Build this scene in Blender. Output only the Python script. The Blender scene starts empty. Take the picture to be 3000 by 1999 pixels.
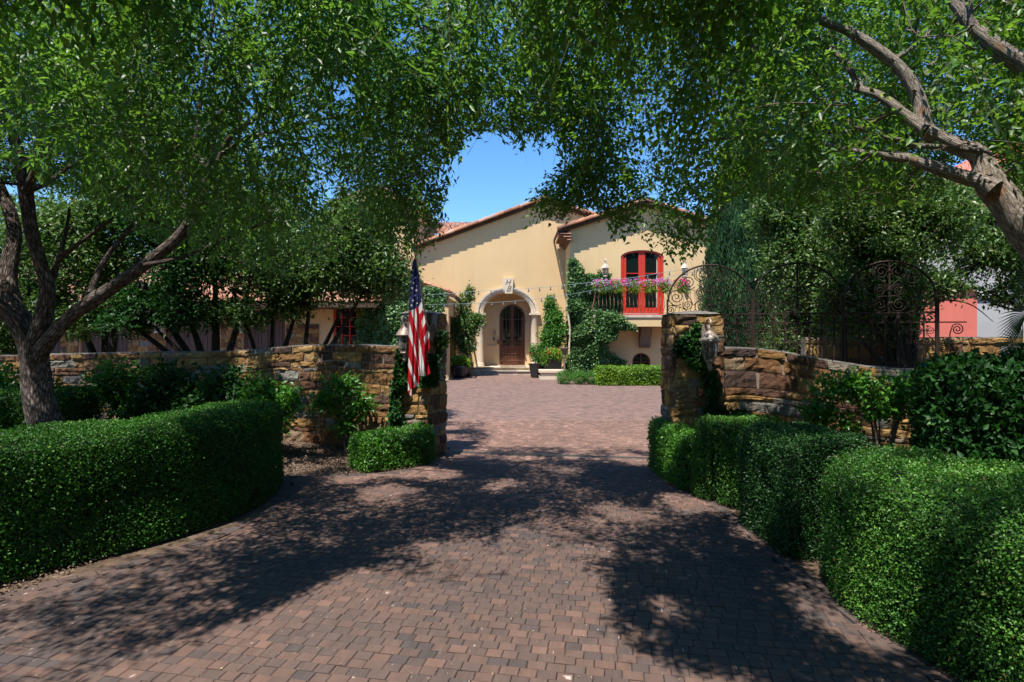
import bpy, bmesh, math, random
import numpy as np
from mathutils import Vector, Matrix, noise
from mathutils.geometry import tessellate_polygon
random.seed(7)
RNG = np.random.default_rng(7)
scene = bpy.context.scene
COL = scene.collection
R = math.radians

# ---------------------------------------------------------------- camera
CAMZ = 1.65
cam_d = bpy.data.cameras.new('camera')
cam_d.lens = 20.0; cam_d.sensor_width = 36.0; cam_d.clip_end = 2000; cam_d.clip_start = 0.05
cam = bpy.data.objects.new('camera', cam_d); COL.objects.link(cam)
cam.location = (0, 0, CAMZ); cam.rotation_euler = (R(90), 0, 0)
scene.camera = cam
# ---------------------------------------------------------------- light
S = Vector((-0.5, -1.0, 2.4)).normalized()
SUN_EL = math.asin(S.z); SUN_AZ = math.atan2(S.x, S.y)
w = bpy.data.worlds.new('World'); scene.world = w; w.use_nodes = True
nt = w.node_tree
sky = nt.nodes.new('ShaderNodeTexSky'); sky.sky_type = 'NISHITA'; sky.sun_disc = False
sky.sun_elevation = SUN_EL; sky.sun_rotation = SUN_AZ
sky.air_density = 1.0; sky.dust_density = 0.0; sky.ozone_density = 6.0
bg = nt.nodes['Background']; bg.inputs['Strength'].default_value = 0.135
hs = nt.nodes.new('ShaderNodeHueSaturation'); hs.inputs['Saturation'].default_value = 1.17
nt.links.new(sky.outputs['Color'], hs.inputs['Color']); nt.links.new(hs.outputs['Color'], bg.inputs['Color'])
sl = bpy.data.lights.new('sun', 'SUN'); sl.energy = 5.0; sl.angle = R(0.5); sl.color = (1.0, 0.95, 0.87)
sun = bpy.data.objects.new('sun', sl); COL.objects.link(sun)
sun.rotation_euler = S.to_track_quat('Z', 'Y').to_euler(); sun.location = S * 60
scene.view_settings.view_transform = 'Standard'; scene.view_settings.look = 'None'
scene.view_settings.exposure = 0.9; scene.view_settings.gamma = 1.0
scene.render.engine = 'CYCLES'
scene.cycles.use_denoising = True
scene.cycles.max_bounces = 7; scene.cycles.diffuse_bounces = 4; scene.cycles.transparent_max_bounces = 6
scene.cycles.transmission_bounces = 4; scene.cycles.glossy_bounces = 3
scene.cycles.caustics_reflective = False; scene.cycles.caustics_refractive = False

# ---------------------------------------------------------------- helpers
F = 1666.67
def Q(x, y, d):   # photograph coordinates at a distance -> a point in the place
    return Vector(((x - 1500) / F * d, d, CAMZ - (y - 999.5) / F * d))
def P(x, y, d): return Q(x * 1.275, y * 1.275, d)
def proj(p):
    return (1500 + p[0] / p[1] * F) / 1.275, (999.5 - (p[2] - CAMZ) / p[1] * F) / 1.275
def c1(x, y, d): return Q(1150 + x / 2.34, 580 + y / 2.34, d)
def c3(x, y, d): return Q(1200 + x / 3.484, 700 + y / 3.484, d)
def c2(x, y, d): return Q(1650 + x / 3.136, 650 + y / 3.136, d)

def tag(o, label=None, cat=None, group=None, kind=None):
    if label: o['label'] = label
    if cat: o['category'] = cat
    if group: o['group'] = group
    if kind: o['kind'] = kind
    return o
def empty(name, loc, label, cat, group=None):
    o = bpy.data.objects.new(name, None); COL.objects.link(o)
    o.location = loc; o.empty_display_size = 0.1
    return tag(o, label, cat, group)
def link(name, me, mat, parent=None, smooth=False):
    o = bpy.data.objects.new(name, me); COL.objects.link(o)
    for m in (mat if isinstance(mat, (list, tuple)) else [mat]): me.materials.append(m)
    if smooth: me.polygons.foreach_set('use_smooth', np.ones(len(me.polygons), bool))
    if parent is not None:
        o.parent = parent
        o.matrix_parent_inverse = Matrix.Translation(parent.location).inverted() if parent.parent is None and parent.type == 'EMPTY' else Matrix.Identity(4)
    return o
class MB:
    """collects world-space geometry for one object"""
    def __init__(s): s.v = []; s.f = []; s.c = []; s.m = []; s.uv = None
    def add(s, vs, fs, c=0.5, m=0):
        b = len(s.v); s.v.extend([tuple(v) for v in vs])
        for f in fs: s.f.append([i + b for i in f]); s.c.append(c); s.m.append(m)
    def box(s, x0, x1, y0, y1, z0, z1, c=0.5, m=0):
        s.add([(x0,y0,z0),(x1,y0,z0),(x1,y1,z0),(x0,y1,z0),(x0,y0,z1),(x1,y0,z1),(x1,y1,z1),(x0,y1,z1)],
              [(0,3,2,1),(4,5,6,7),(0,1,5,4),(1,2,6,5),(2,3,7,6),(3,0,4,7)], c, m)
    def obox(s, o, ax, ay, az, c=0.5, m=0):      # oriented box from a corner and three edges
        o, ax, ay, az = map(Vector, (o, ax, ay, az))
        vs = [o, o+ax, o+ax+ay, o+ay, o+az, o+ax+az, o+ax+ay+az, o+ay+az]
        s.add(vs, [(0,3,2,1),(4,5,6,7),(0,1,5,4),(1,2,6,5),(2,3,7,6),(3,0,4,7)], c, m)
    def tube(s, pts, rad, n=8, c=0.5, m=0, cap=True):
        pts = [Vector(p) for p in pts]
        if not isinstance(rad, (list, tuple)): rad = [rad] * len(pts)
        T = []
        for i in range(len(pts)):
            a = pts[max(i-1, 0)]; b = pts[min(i+1, len(pts)-1)]
            t = b - a; T.append(t.normalized() if t.length > 1e-9 else Vector((0,0,1)))
        up = Vector((0,0,1)) if abs(T[0].z) < 0.9 else Vector((1,0,0))
        u = T[0].cross(up).normalized(); vs = []
        for i, p in enumerate(pts):
            u = (u - T[i] * u.dot(T[i])); u = u.normalized() if u.length > 1e-6 else T[i].orthogonal().normalized()
            w_ = T[i].cross(u)
            for k in range(n):
                a = 2 * math.pi * k / n
                vs.append(p + (u * math.cos(a) + w_ * math.sin(a)) * rad[i])
        fs = []
        for i in range(len(pts)-1):
            for k in range(n):
                fs.append((i*n+k, i*n+(k+1)%n, (i+1)*n+(k+1)%n, (i+1)*n+k))
        if cap: fs.append(tuple(range(n-1, -1, -1))); fs.append(tuple((len(pts)-1)*n+k for k in range(n)))
        s.add(vs, fs, c, m)
    def lathe(s, prof, loc, n=20, c=0.5, m=0, sy=1.0):
        vs = []; fs = []
        for r, z in prof:
            for k in range(n):
                a = 2*math.pi*k/n; vs.append((loc[0]+r*math.cos(a), loc[1]+r*sy*math.sin(a), loc[2]+z))
        for i in range(len(prof)-1):
            for k in range(n): fs.append((i*n+k, i*n+(k+1)%n, (i+1)*n+(k+1)%n, (i+1)*n+k))
        fs.append(tuple(range(n-1,-1,-1))); fs.append(tuple((len(prof)-1)*n+k for k in range(n)))
        s.add(vs, fs, c, m)
    def build(s, name, mat, parent=None, smooth=False):
        me = bpy.data.meshes.new(name); me.from_pydata(s.v, [], s.f)
        a = me.attributes.new('rnd', 'FLOAT', 'FACE'); a.data.foreach_set('value', np.array(s.c, np.float32))
        me.polygons.foreach_set('material_index', np.array(s.m, np.int32))
        o = link(name, me, mat, parent, smooth); me.validate(); me.update()
        return o
def sheet(name, poly, z, mat, parent=None):
    mb = MB(); vs = [(p[0], p[1], z) for p in poly]
    tr = tessellate_polygon([[Vector(v) for v in vs]])
    mb.add(vs, [t if (Vector(vs[t[1]])-Vector(vs[t[0]])).cross(Vector(vs[t[2]])-Vector(vs[t[0]])).z > 0 else t[::-1] for t in tr])
    return mb.build(name, mat, parent)
def spline(pts, k=6):
    """Catmull-Rom through n-d points"""
    A = np.array(pts, float); out = []
    n = len(A)
    for i in range(n-1):
        p0 = A[max(i-1,0)]; p1 = A[i]; p2 = A[i+1]; p3 = A[min(i+2,n-1)]
        for j in range(k):
            t = j / k
            out.append(0.5*((2*p1)+(-p0+p2)*t+(2*p0-5*p1+4*p2-p3)*t*t+(-p0+3*p1-3*p2+p3)*t**3))
    out.append(A[-1]); return np.array(out)
def inpoly(px, py, poly):
    px = np.asarray(px, float); py = np.asarray(py, float); r = np.zeros(px.shape, bool); n = len(poly); j = n-1
    for i in range(n):
        xi, yi = poly[i]; xj, yj = poly[j]
        c = ((yi > py) != (yj > py)) & (px < (xj-xi)*(py-yi)/((yj-yi) if yj != yi else 1e-9)+xi)
        r ^= c; j = i
    return r

# ---------------------------------------------------------------- materials
def newmat(name, rough=0.7, spec=0.3, metal=0.0):
    m = bpy.data.materials.new(name); m.use_nodes = True
    b = m.node_tree.nodes['Principled BSDF']
    b.inputs['Roughness'].default_value = rough; b.inputs['Specular IOR Level'].default_value = spec
    b.inputs['Metallic'].default_value = metal
    return m, m.node_tree, b
def N(nt, t, **kw):
    n = nt.nodes.new(t)
    for k, v in kw.items():
        if k in n.inputs: n.inputs[k].default_value = v
        else: setattr(n, k, v)
    return n
def L(nt, a, b): nt.links.new(a, b)
def ramp(nt, fac, stops):
    r = nt.nodes.new('ShaderNodeValToRGB'); e = r.color_ramp.elements
    while len(e) > 1: e.remove(e[-1])
    e[0].position = stops[0][0]; e[0].color = (*stops[0][1], 1)
    for p, c in stops[1:]:
        x = e.new(p); x.color = (*c, 1)
    if fac is not None: L(nt, fac, r.inputs['Fac'])
    return r
def mixc(nt, fac, a, b, mode='MIX'):
    m = nt.nodes.new('ShaderNodeMix'); m.data_type = 'RGBA'; m.blend_type = mode
    for sock, val in ((m.inputs[0], fac), (m.inputs[6], a), (m.inputs[7], b)):
        if hasattr(val, 'is_linked') or hasattr(val, 'links'): L(nt, val, sock)
        elif isinstance(val, (int, float)): sock.default_value = val
        else: sock.default_value = (*val, 1)
    return m.outputs[2]
def noise_n(nt, scale, detail=4, rough=0.6, vec=None):
    n = N(nt, 'ShaderNodeTexNoise'); n.inputs['Scale'].default_value = scale
    n.inputs['Detail'].default_value = detail; n.inputs['Roughness'].default_value = rough
    if vec is not None: L(nt, vec, n.inputs['Vector'])
    return n.outputs['Fac']
def bump(nt, b, height, strength=0.3, dist=0.01):
    n = nt.nodes.new('ShaderNodeBump'); n.inputs['Strength'].default_value = strength; n.inputs['Distance'].default_value = dist
    L(nt, height, n.inputs['Height']); L(nt, n.outputs['Normal'], b.inputs['Normal'])
def mapped(nt, sx, sy, sz, rz=0, coord='Object'):
    tc = nt.nodes.new('ShaderNodeTexCoord'); mp = nt.nodes.new('ShaderNodeMapping')
    mp.inputs['Scale'].default_value = (sx, sy, sz); mp.inputs['Rotation'].default_value = (0, 0, rz)
    L(nt, tc.outputs[coord], mp.inputs['Vector']); return mp.outputs['Vector']
def attr(nt, name='rnd'):
    a = nt.nodes.new('ShaderNodeAttribute'); a.attribute_name = name; return a.outputs['Fac']

def plain(name, col, rough=0.6, spec=0.3, metal=0.0, var=0.15, scale=8, bstr=0.15, bd=0.004, bscale=None):
    m, nt, b = newmat(name, rough, spec, metal)
    f = noise_n(nt, scale)
    d = tuple(c*(1-var) for c in col); u = tuple(min(1, c*(1+var)) for c in col)
    r = ramp(nt, f, [(0.3, d), (0.7, u)]); L(nt, r.outputs['Color'], b.inputs['Base Color'])
    if bstr: bump(nt, b, noise_n(nt, bscale or scale*5), bstr, bd)
    return m
def stucco(name, col, dark=0.86):
    m, nt, b = newmat(name, 0.9, 0.15)
    f = noise_n(nt, 0.9, 6, 0.65); f2 = noise_n(nt, 7, 5, 0.7)
    mx = N(nt, 'ShaderNodeMath', operation='MULTIPLY_ADD'); L(nt, f2, mx.inputs[0]); mx.inputs[1].default_value = 0.35; L(nt, f, mx.inputs[2])
    r = ramp(nt, mx.outputs[0], [(0.45, tuple(c*dark for c in col)), (0.68, col), (0.9, tuple(min(1, c*1.08) for c in col))])
    vs = mapped(nt, 3.0, 3.0, 0.25); st = noise_n(nt, 2.0, 5, 0.7, vs)     # rain streaks
    rs = ramp(nt, st, [(0.55, (1,1,1)), (0.8, (0.86,0.83,0.78))])
    c = mixc(nt, 0.7, r.outputs['Color'], rs.outputs['Color'], 'MULTIPLY'); L(nt, c, b.inputs['Base Color'])
    bump(nt, b, noise_n(nt, 45, 6, 0.7), 0.35, 0.012)
    return m
def leafmat(name, stops, trans=0.35, rough=0.42, tcol=(0.35, 0.55, 0.08), spec=0.45):
    m, nt, b = newmat(name, rough, spec)
    r = ramp(nt, attr(nt), stops); L(nt, r.outputs['Color'], b.inputs['Base Color'])
    t = N(nt, 'ShaderNodeBsdfTranslucent'); tc = mixc(nt, 0.55, r.outputs['Color'], tcol)
    L(nt, tc, t.inputs['Color'])
    mx = N(nt, 'ShaderNodeMixShader'); mx.inputs[0].default_value = trans
    L(nt, b.outputs[0], mx.inputs[1]); L(nt, t.outputs[0], mx.inputs[2])
    L(nt, mx.outputs[0], nt.nodes['Material Output'].inputs['Surface'])
    return m
def rndmat(name, stops, rough=0.8, spec=0.2, nscale=25, nvar=0.25, bstr=0.4, bd=0.006, vec=None, speck=False):
    m, nt, b = newmat(name, rough, spec)
    r = ramp(nt, attr(nt), stops); r.color_ramp.interpolation = 'LINEAR'
    n1 = noise_n(nt, nscale, 6, 0.7); rr = ramp(nt, n1, [(0.3, (1-nvar,)*3), (0.7, (1+nvar*0.6,)*3)])
    c = mixc(nt, 1.0, r.outputs['Color'], rr.outputs['Color'], 'MULTIPLY')
    if speck:
        n2 = noise_n(nt, 130, 2, 0.5); r2 = ramp(nt, n2, [(0.70, (0,0,0)), (0.78, (1,1,1))])
        c = mixc(nt, r2.outputs['Color'], c, (0.42, 0.36, 0.32))
        n3 = noise_n(nt, 0.8, 4, 0.6); r3 = ramp(nt, n3, [(0.33, (0.66,0.67,0.72)), (0.65, (1.14,1.07,1.02))])
        c = mixc(nt, 1.0, c, r3.outputs['Color'], 'MULTIPLY')
    L(nt, c, b.inputs['Base Color'])
    bump(nt, b, noise_n(nt, nscale*3, 6, 0.75), bstr, bd)
    return m
M = {}
M['leaf_tree'] = leafmat('ash_leaf', [(0, (0.010,0.042,0.006)), (0.5, (0.042,0.13,0.017)), (0.93, (0.12,0.27,0.03)), (1, (0.25,0.40,0.02))], 0.44, 0.43, (0.25,0.50,0.045), 0.55)
M['leaf_elm'] = leafmat('elm_leaf', [(0, (0.010,0.040,0.005)), (0.5, (0.042,0.125,0.013)), (0.94, (0.115,0.26,0.02)), (1, (0.30,0.42,0.015))], 0.48, 0.43, (0.26,0.50,0.035), 0.55)
M['leaf_hedge'] = leafmat('hedge_leaf', [(0, (0.013,0.052,0.006)), (0.6, (0.038,0.135,0.013)), (0.9, (0.08,0.22,0.024)), (0.985, (0.15,0.28,0.035)), (1, (0.18,0.11,0.05))], 0.25, 0.5, (0.09,0.28,0.02), 0.3)
M['leaf_hedge_lit'] = leafmat('lit_hedge_leaf', [(0, (0.018,0.06,0.008)), (0.5, (0.048,0.15,0.017)), (0.9, (0.105,0.26,0.03)), (0.985, (0.17,0.32,0.05)), (1, (0.2,0.12,0.05))], 0.28, 0.45, (0.12,0.34,0.02), 0.4)  # brighter tint: light on these hedge blocks is put into the leaf colour
M['leaf_hedge_shade'] = leafmat('shaded_hedge_leaf', [(0, (0.010,0.036,0.008)), (0.6, (0.022,0.08,0.016)), (1, (0.05,0.14,0.03))], 0.25, 0.45, (0.06,0.2,0.02), 0.35)  # darker tint: shade between the hedge blocks is put into the leaf colour
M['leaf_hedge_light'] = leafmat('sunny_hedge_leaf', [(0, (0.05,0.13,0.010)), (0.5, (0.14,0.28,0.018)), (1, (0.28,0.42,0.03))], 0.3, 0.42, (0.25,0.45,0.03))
M['leaf_grey'] = leafmat('laurel_leaf', [(0, (0.025,0.06,0.014)), (0.5, (0.07,0.145,0.03)), (0.85, (0.14,0.22,0.05)), (0.93, (0.19,0.25,0.08)), (1, (0.28,0.26,0.14))], 0.32, 0.42, (0.16,0.32,0.03), 0.45)
M['leaf_ivy'] = leafmat('ivy_leaf', [(0, (0.03,0.075,0.02)), (0.6, (0.075,0.17,0.04)), (1, (0.16,0.26,0.07))], 0.25, 0.42, (0.12,0.28,0.03), 0.45)
M['leaf_dark'] = leafmat('dark_shrub_leaf', [(0, (0.008,0.035,0.008)), (0.6, (0.018,0.075,0.015)), (1, (0.04,0.13,0.02))], 0.3, 0.48, (0.05,0.2,0.01), 0.3)
M['leaf_bright'] = leafmat('bright_shrub_leaf', [(0, (0.03,0.10,0.012)), (0.6, (0.06,0.19,0.02)), (1, (0.12,0.3,0.03))], 0.35, 0.36, (0.15,0.4,0.02))
M['leaf_cypress'] = leafmat('cypress_spray', [(0, (0.02,0.055,0.022)), (0.6, (0.05,0.13,0.045)), (1, (0.11,0.21,0.07))], 0.15, 0.6, (0.05,0.2,0.03), 0.2)
M['leaf_fir'] = leafmat('evergreen_spray', [(0, (0.03,0.07,0.02)), (0.6, (0.08,0.15,0.045)), (1, (0.15,0.22,0.07))], 0.1, 0.6, (0.1,0.25,0.04), 0.2)
M['petal_pink'] = leafmat('petal', [(0, (0.55,0.02,0.16)), (0.55, (0.7,0.05,0.28)), (0.62, (0.42,0.13,0.5)), (1, (0.55,0.25,0.6))], 0.3, 0.5, (0.8,0.2,0.4), 0.2)
M['petal_red'] = leafmat('red_petal', [(0, (0.55,0.01,0.02)), (1, (0.75,0.04,0.05))], 0.3, 0.5, (0.8,0.1,0.05), 0.2)
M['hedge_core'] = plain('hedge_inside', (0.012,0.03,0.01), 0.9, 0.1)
def barkmat(name, a, b_, c_, orange=False):
    m, nt, b = newmat(name, 0.9, 0.15)
    v = mapped(nt, 1, 1, 1, coord='UV')
    mp = nt.nodes.new('ShaderNodeMapping'); mp.inputs['Scale'].default_value = (26, 6, 1); L(nt, v, mp.inputs['Vector'])
    n1 = noise_n(nt, 3.0, 7, 0.75, mp.outputs['Vector'])
    vo = N(nt, 'ShaderNodeTexVoronoi'); vo.inputs['Scale'].default_value = 1.3; vo.feature = 'DISTANCE_TO_EDGE'; L(nt, mp.outputs['Vector'], vo.inputs['Vector'])
    mu = N(nt, 'ShaderNodeMath', operation='MULTIPLY_ADD'); L(nt, vo.outputs['Distance'], mu.inputs[0]); mu.inputs[1].default_value = 0.9; L(nt, n1, mu.inputs[2])
    r = ramp(nt, mu.outputs[0], [(0.42, a), (0.62, b_), (0.9, c_)])
    c = r.outputs['Color']
    if orange:
        n2 = noise_n(nt, 1.6, 4, 0.6, v); r2 = ramp(nt, n2, [(0.58, (0,0,0)), (0.66, (1,1,1))])
        c = mixc(nt, r2.outputs['Color'], c, (0.36, 0.17, 0.06))
    L(nt, c, b.inputs['Base Color']); bump(nt, b, mu.outputs[0], 1.0, 0.05)
    return m
M['bark'] = barkmat('furrowed_bark', (0.018,0.014,0.012), (0.12,0.09,0.075), (0.42,0.36,0.32))
M['bark_elm'] = barkmat('flaking_bark', (0.14,0.10,0.078), (0.40,0.33,0.27), (0.60,0.53,0.46), True)
M['bark_dark'] = barkmat('dark_bark', (0.02,0.016,0.013), (0.06,0.048,0.038), (0.12,0.10,0.08))
M['twig'] = plain('twig', (0.10,0.075,0.05), 0.8, 0.2)
# ---------------------------------------------------------------- foliage tools
def unit(a):
    return a / np.maximum(np.linalg.norm(a, axis=-1, keepdims=True), 1e-9)
def leaf_arrays(B, D, Nn, Ln, Wd, fold=0.25):
    D = unit(D); Sd = unit(np.cross(D, Nn)); Nn = np.cross(Sd, D)
    Ln = Ln[:, None]; Wd = Wd[:, None]
    tip = B + D*Ln - Nn*Ln*0.12
    l = B + D*Ln*0.42 + Sd*Wd*0.5 + Nn*Wd*fold
    r = B + D*Ln*0.42 - Sd*Wd*0.5 + Nn*Wd*fold
    V = np.stack([B, r, tip, l], 1).reshape(-1, 3)
    i = np.arange(len(B), dtype=np.int32)[:, None]*4
    Fc = np.concatenate([i + np.array([[0,1,2]], np.int32), i + np.array([[0,2,3]], np.int32)], 1).reshape(-1, 3)
    return V, Fc
def tri_object(name, V, Fc, rnd, mat, parent=None, extra=None):
    """V verts, Fc triangles, rnd per face"""
    me = bpy.data.meshes.new(name)
    me.vertices.add(len(V)); me.vertices.foreach_set('co', V.astype(np.float32).ravel())
    me.loops.add(len(Fc)*3); me.loops.foreach_set('vertex_index', Fc.astype(np.int32).ravel())
    me.polygons.add(len(Fc)); me.polygons.foreach_set('loop_start', np.arange(0, len(Fc)*3, 3, dtype=np.int32))
    a = me.attributes.new('rnd', 'FLOAT', 'FACE'); a.data.foreach_set('value', rnd.astype(np.float32))
    me.update(calc_edges=True)
    return link(name, me, mat, parent)
def leaves_object(name, B, D, Nn, Ln, Wd, mat, parent=None, rnd=None, fold=0.25):
    V, Fc = leaf_arrays(B, D, Nn, Ln, Wd, fold)
    if rnd is None: rnd = RNG.random(len(B))
    return tri_object(name, V, Fc, np.repeat(rnd, 2), mat, parent)
def rand_dir(n):
    return unit(RNG.normal(size=(n, 3)))
def sample_mesh(V, Fq, n):
    """area-weighted points + normals over quads/tris"""
    V = np.asarray(V, float); T = []
    for f in Fq:
        for k in range(1, len(f)-1): T.append((f[0], f[k], f[k+1]))
    T = np.array(T); a, b, c = V[T[:,0]], V[T[:,1]], V[T[:,2]]
    cr = np.cross(b-a, c-a); ar = np.linalg.norm(cr, axis=1); pr = ar/ar.sum()
    ix = RNG.choice(len(T), n, p=pr); r1 = np.sqrt(RNG.random(n))[:,None]; r2 = RNG.random(n)[:,None]
    p = a[ix]*(1-r1) + b[ix]*(r1*(1-r2)) + c[ix]*(r1*r2)
    return p, unit(cr[ix]), ar.sum()/2
def lump(p, s, amp, seed=0.0):
    return noise.noise(Vector((p[0]*s+seed, p[1]*s, p[2]*s))) * amp
def hedge_body(path, hw, h, rnd=0.12, amp=0.03, seed=0.0, nose=0.18):
    """rounded clipped hedge swept along a plan path; returns verts, quads"""
    c = spline(path, 8); d = np.gradient(c, axis=0); d = unit(d); nrm = np.stack([d[:,1], -d[:,0]], 1)
    prof = []
    for z in np.linspace(0.02, h-rnd, 9): prof.append((-1, 0, z))
    for a in np.linspace(0, math.pi/2, 5)[1:]: prof.append((-1, rnd*(1-math.cos(a)), h-rnd+rnd*math.sin(a)))
    nt_ = 9
    for k in range(1, nt_): prof.append((-1+2*k/nt_, rnd*(1-2*k/nt_), h))
    for a in np.linspace(math.pi/2, 0, 5)[:-1]: prof.append((1, -rnd*(1-math.cos(a)), h-rnd+rnd*math.sin(a)))
    for z in np.linspace(h-rnd, 0.02, 9): prof.append((1, 0, z))
    secs = []
    capn = [(1.0,0.02),(0.99,0.3),(0.95,0.55),(0.85,0.8),(0.72,0.93),(0.5,0.985),(0.2,1.0)]
    for o, k in capn: secs.append((c[0]-d[0]*(nose*o), nrm[0], k))
    for i in range(len(c)): secs.append((c[i], nrm[i], 1.0))
    for o, k in capn[::-1]: secs.append((c[-1]+d[-1]*(nose*o), nrm[-1], k))
    V = []; Q_ = []; m = len(prof)
    for (cc, nn, k) in secs:
        for (sx, off, z) in prof:
            a = (sx*hw + off)*k
            zz = z*(1-0.10*(1-k)**2)
            p = np.array([cc[0]+nn[0]*a, cc[1]+nn[1]*a, zz])
            q = lump(p, 2.2, amp*1.4, seed) + lump(p, 6, amp*0.8, seed+9)
            out = np.array([nn[0]*sx, nn[1]*sx, 0.0]) if z < h-rnd*0.5 else np.array([0,0,1.0])
            V.append(p + out*q)
    for i in range(len(secs)-1):
        for j in range(m-1):
            Q_.append((i*m+j, i*m+j+1, (i+1)*m+j+1, (i+1)*m+j))
    return np.array(V), Q_
def hedge(name, label, path, hw, h, dens, leaf, mat, rnd=0.12, amp=0.03, seed=0.0, nose=0.18, group=None, cat='hedge', fuzz=0.03):
    V, Fq = hedge_body(path, hw, h, rnd, amp, seed, nose)
    p0, n0, area = sample_mesh(V, Fq, 50)
    cen = V.mean(0); 
    n = int(area*dens); p, nn, _ = sample_mesh(V, Fq, n)
    sgn = np.sign(((p - np.array([cen[0], cen[1], h*0.4]))*nn).sum(1)); 
    # orient along the true outward side
    ok = inside_sign(V, Fq)
    nn = nn*ok
    # a few thin spots
    hole = np.array([noise.noise(Vector((q[0]*4+seed, q[1]*4, q[2]*4))) for q in p])
    keep = RNG.random(n) < np.where(hole > 0.52, 0.25, 1.0)
    p, nn, hole = p[keep], nn[keep], hole[keep]; n = len(p)
    p = p + nn*(RNG.random((n,1))**1.5*fuzz*1.8 - fuzz*0.4)
    D = nn*0.55 + rand_dir(n)*0.9 + np.array([0,0,0.25]); Nn = nn + rand_dir(n)*0.75
    sz = leaf*(0.7+0.6*RNG.random(n))
    patch = np.array([noise.noise(Vector((q[0]*1.6, q[1]*1.6+seed, q[2]*1.6))) for q in p])
    col = np.clip(0.42 + patch*0.55 + RNG.normal(size=n)*0.22, 0, 0.985); col[RNG.random(n) < 0.006] = 1.0
    root = empty(name, (float(cen[0]), float(cen[1]), 0), label, cat, group)
    mb = MB(); Vi = V - np.repeat([[0,0,0.0]], len(V), 0)
    inn = V.copy(); c2_ = spline(path, 8)
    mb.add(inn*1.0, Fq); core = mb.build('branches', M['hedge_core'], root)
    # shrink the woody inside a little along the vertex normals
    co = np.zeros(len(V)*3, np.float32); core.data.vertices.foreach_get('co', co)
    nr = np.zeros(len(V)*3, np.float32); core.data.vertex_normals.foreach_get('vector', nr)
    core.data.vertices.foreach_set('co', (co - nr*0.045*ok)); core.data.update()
    leaves_object('foliage', p, D, Nn, sz, sz*0.62, mat, root, col)
    return root
def inside_sign(V, Fq):
    """+1 when the quads face outward"""
    cen = V.mean(0); s = 0
    for f in Fq[::7]:
        a, b, c = V[f[0]], V[f[1]], V[f[2]]
        s += np.sign(np.dot(np.cross(b-a, c-a), a-cen))
    return 1.0 if s > 0 else -1.0
def blob_points(cs, n, shell=0.55):
    """points in the outer part of a union of ellipsoids cs=[(x,y,z,rx,ry,rz)], with outward normals"""
    cs = np.array(cs, float); vol = (cs[:,3]*cs[:,4]*cs[:,5])**0.75; ix = RNG.choice(len(cs), n, p=vol/vol.sum())
    d = rand_dir(n); r = (shell + (1-shell)*RNG.random((n,1)))*(1+0.12*RNG.normal(size=(n,1)))
    return cs[ix,:3] + d*cs[ix,3:]*r, unit(d/cs[ix,3:])
def bush(name, label, blobs, n, leaf, mat, cat='shrub', group=None, stems=None, wid=0.55, shell=0.35, droop=0.0, stemmat=None, clump=0.0, clip=None, petals=None):
    p, nn = blob_points(blobs, n, shell)
    if clump:
        keep = np.array([noise.noise(Vector(q*clump)) for q in p]) > -0.12 + 0.2*RNG.random(n) - 0.15
        p, nn = p[keep], nn[keep]
    k = p[:,2] > 0.03; p, nn = p[k], nn[k]
    if clip is not None:
        k = clip(p); p, nn = p[k], nn[k]
    n = len(p)
    D = nn*0.7 + rand_dir(n)*0.8 + np.array([0,0,-droop]); Nn = nn*0.6 + rand_dir(n)*0.7 + np.array([0,0,0.7])
    sz = leaf*(0.6+0.8*RNG.random(n)); b = np.array(blobs, float)
    patch = np.array([noise.noise(Vector(q*1.7)) for q in p])
    col = np.clip(0.45+patch*0.5+RNG.normal(size=n)*0.2, 0, 1)
    root = empty(name, (float(b[0,0]), float(b[0,1]), 0), label, cat, group)
    leaves_object('foliage', p, D, Nn, sz, sz*wid, mat, root, col)
    if stems:
        mb = MB()
        for pts, r0 in stems:
            s_ = spline(pts, 4); m = len(s_); mb.tube(s_, [r0*(1-0.75*i/(m-1)) for i in range(m)], 6)
        mb.build('stem', stemmat or M['bark_dark'], root, True)
    return root
def wall_ivy(name, label, poly, conv, d, thick, n, leaf, mat, cat='climbing plant', parent=None, amp=1.0, ny=(0,-1,0)):
    poly = np.array(poly, float); mn, mx = poly.min(0), poly.max(0)
    x = RNG.uniform(mn[0], mx[0], n*3); y = RNG.uniform(mn[1], mx[1], n*3)
    jx = x + RNG.normal(size=n*3)*2.5*amp; jy = y + RNG.normal(size=n*3)*2.5*amp
    k = inpoly(x, y, poly); x, y = jx[k][:n], jy[k][:n]; n = len(x)
    depth = np.array([noise.noise(Vector((a*0.02*amp**-1, b*0.02*amp**-1, 3.3))) for a, b in zip(x, y)])
    lay = RNG.random(n)**0.7
    dd = d - thick*(0.15 + (0.75+0.6*depth)*lay)
    p = np.array([conv(a, b, c) for a, b, c in zip(x, y, dd)]); p[:,2] = np.maximum(p[:,2], 0.02)
    ny = np.array(ny, float)
    D = rand_dir(n)*0.9 + ny*0.45 + np.array([0,0,-0.35]); Nn = ny*0.8 + rand_dir(n)*0.6 + np.array([0,0,0.45])
    sz = leaf*(0.6+0.8*RNG.random(n)); col = np.clip(0.45+depth*0.45+RNG.normal(size=n)*0.2, 0, 1)
    o = leaves_object(name, p, D, Nn, sz, sz*0.8, mat, parent, col)
    if parent is None: tag(o, label, cat)
    return o

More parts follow.
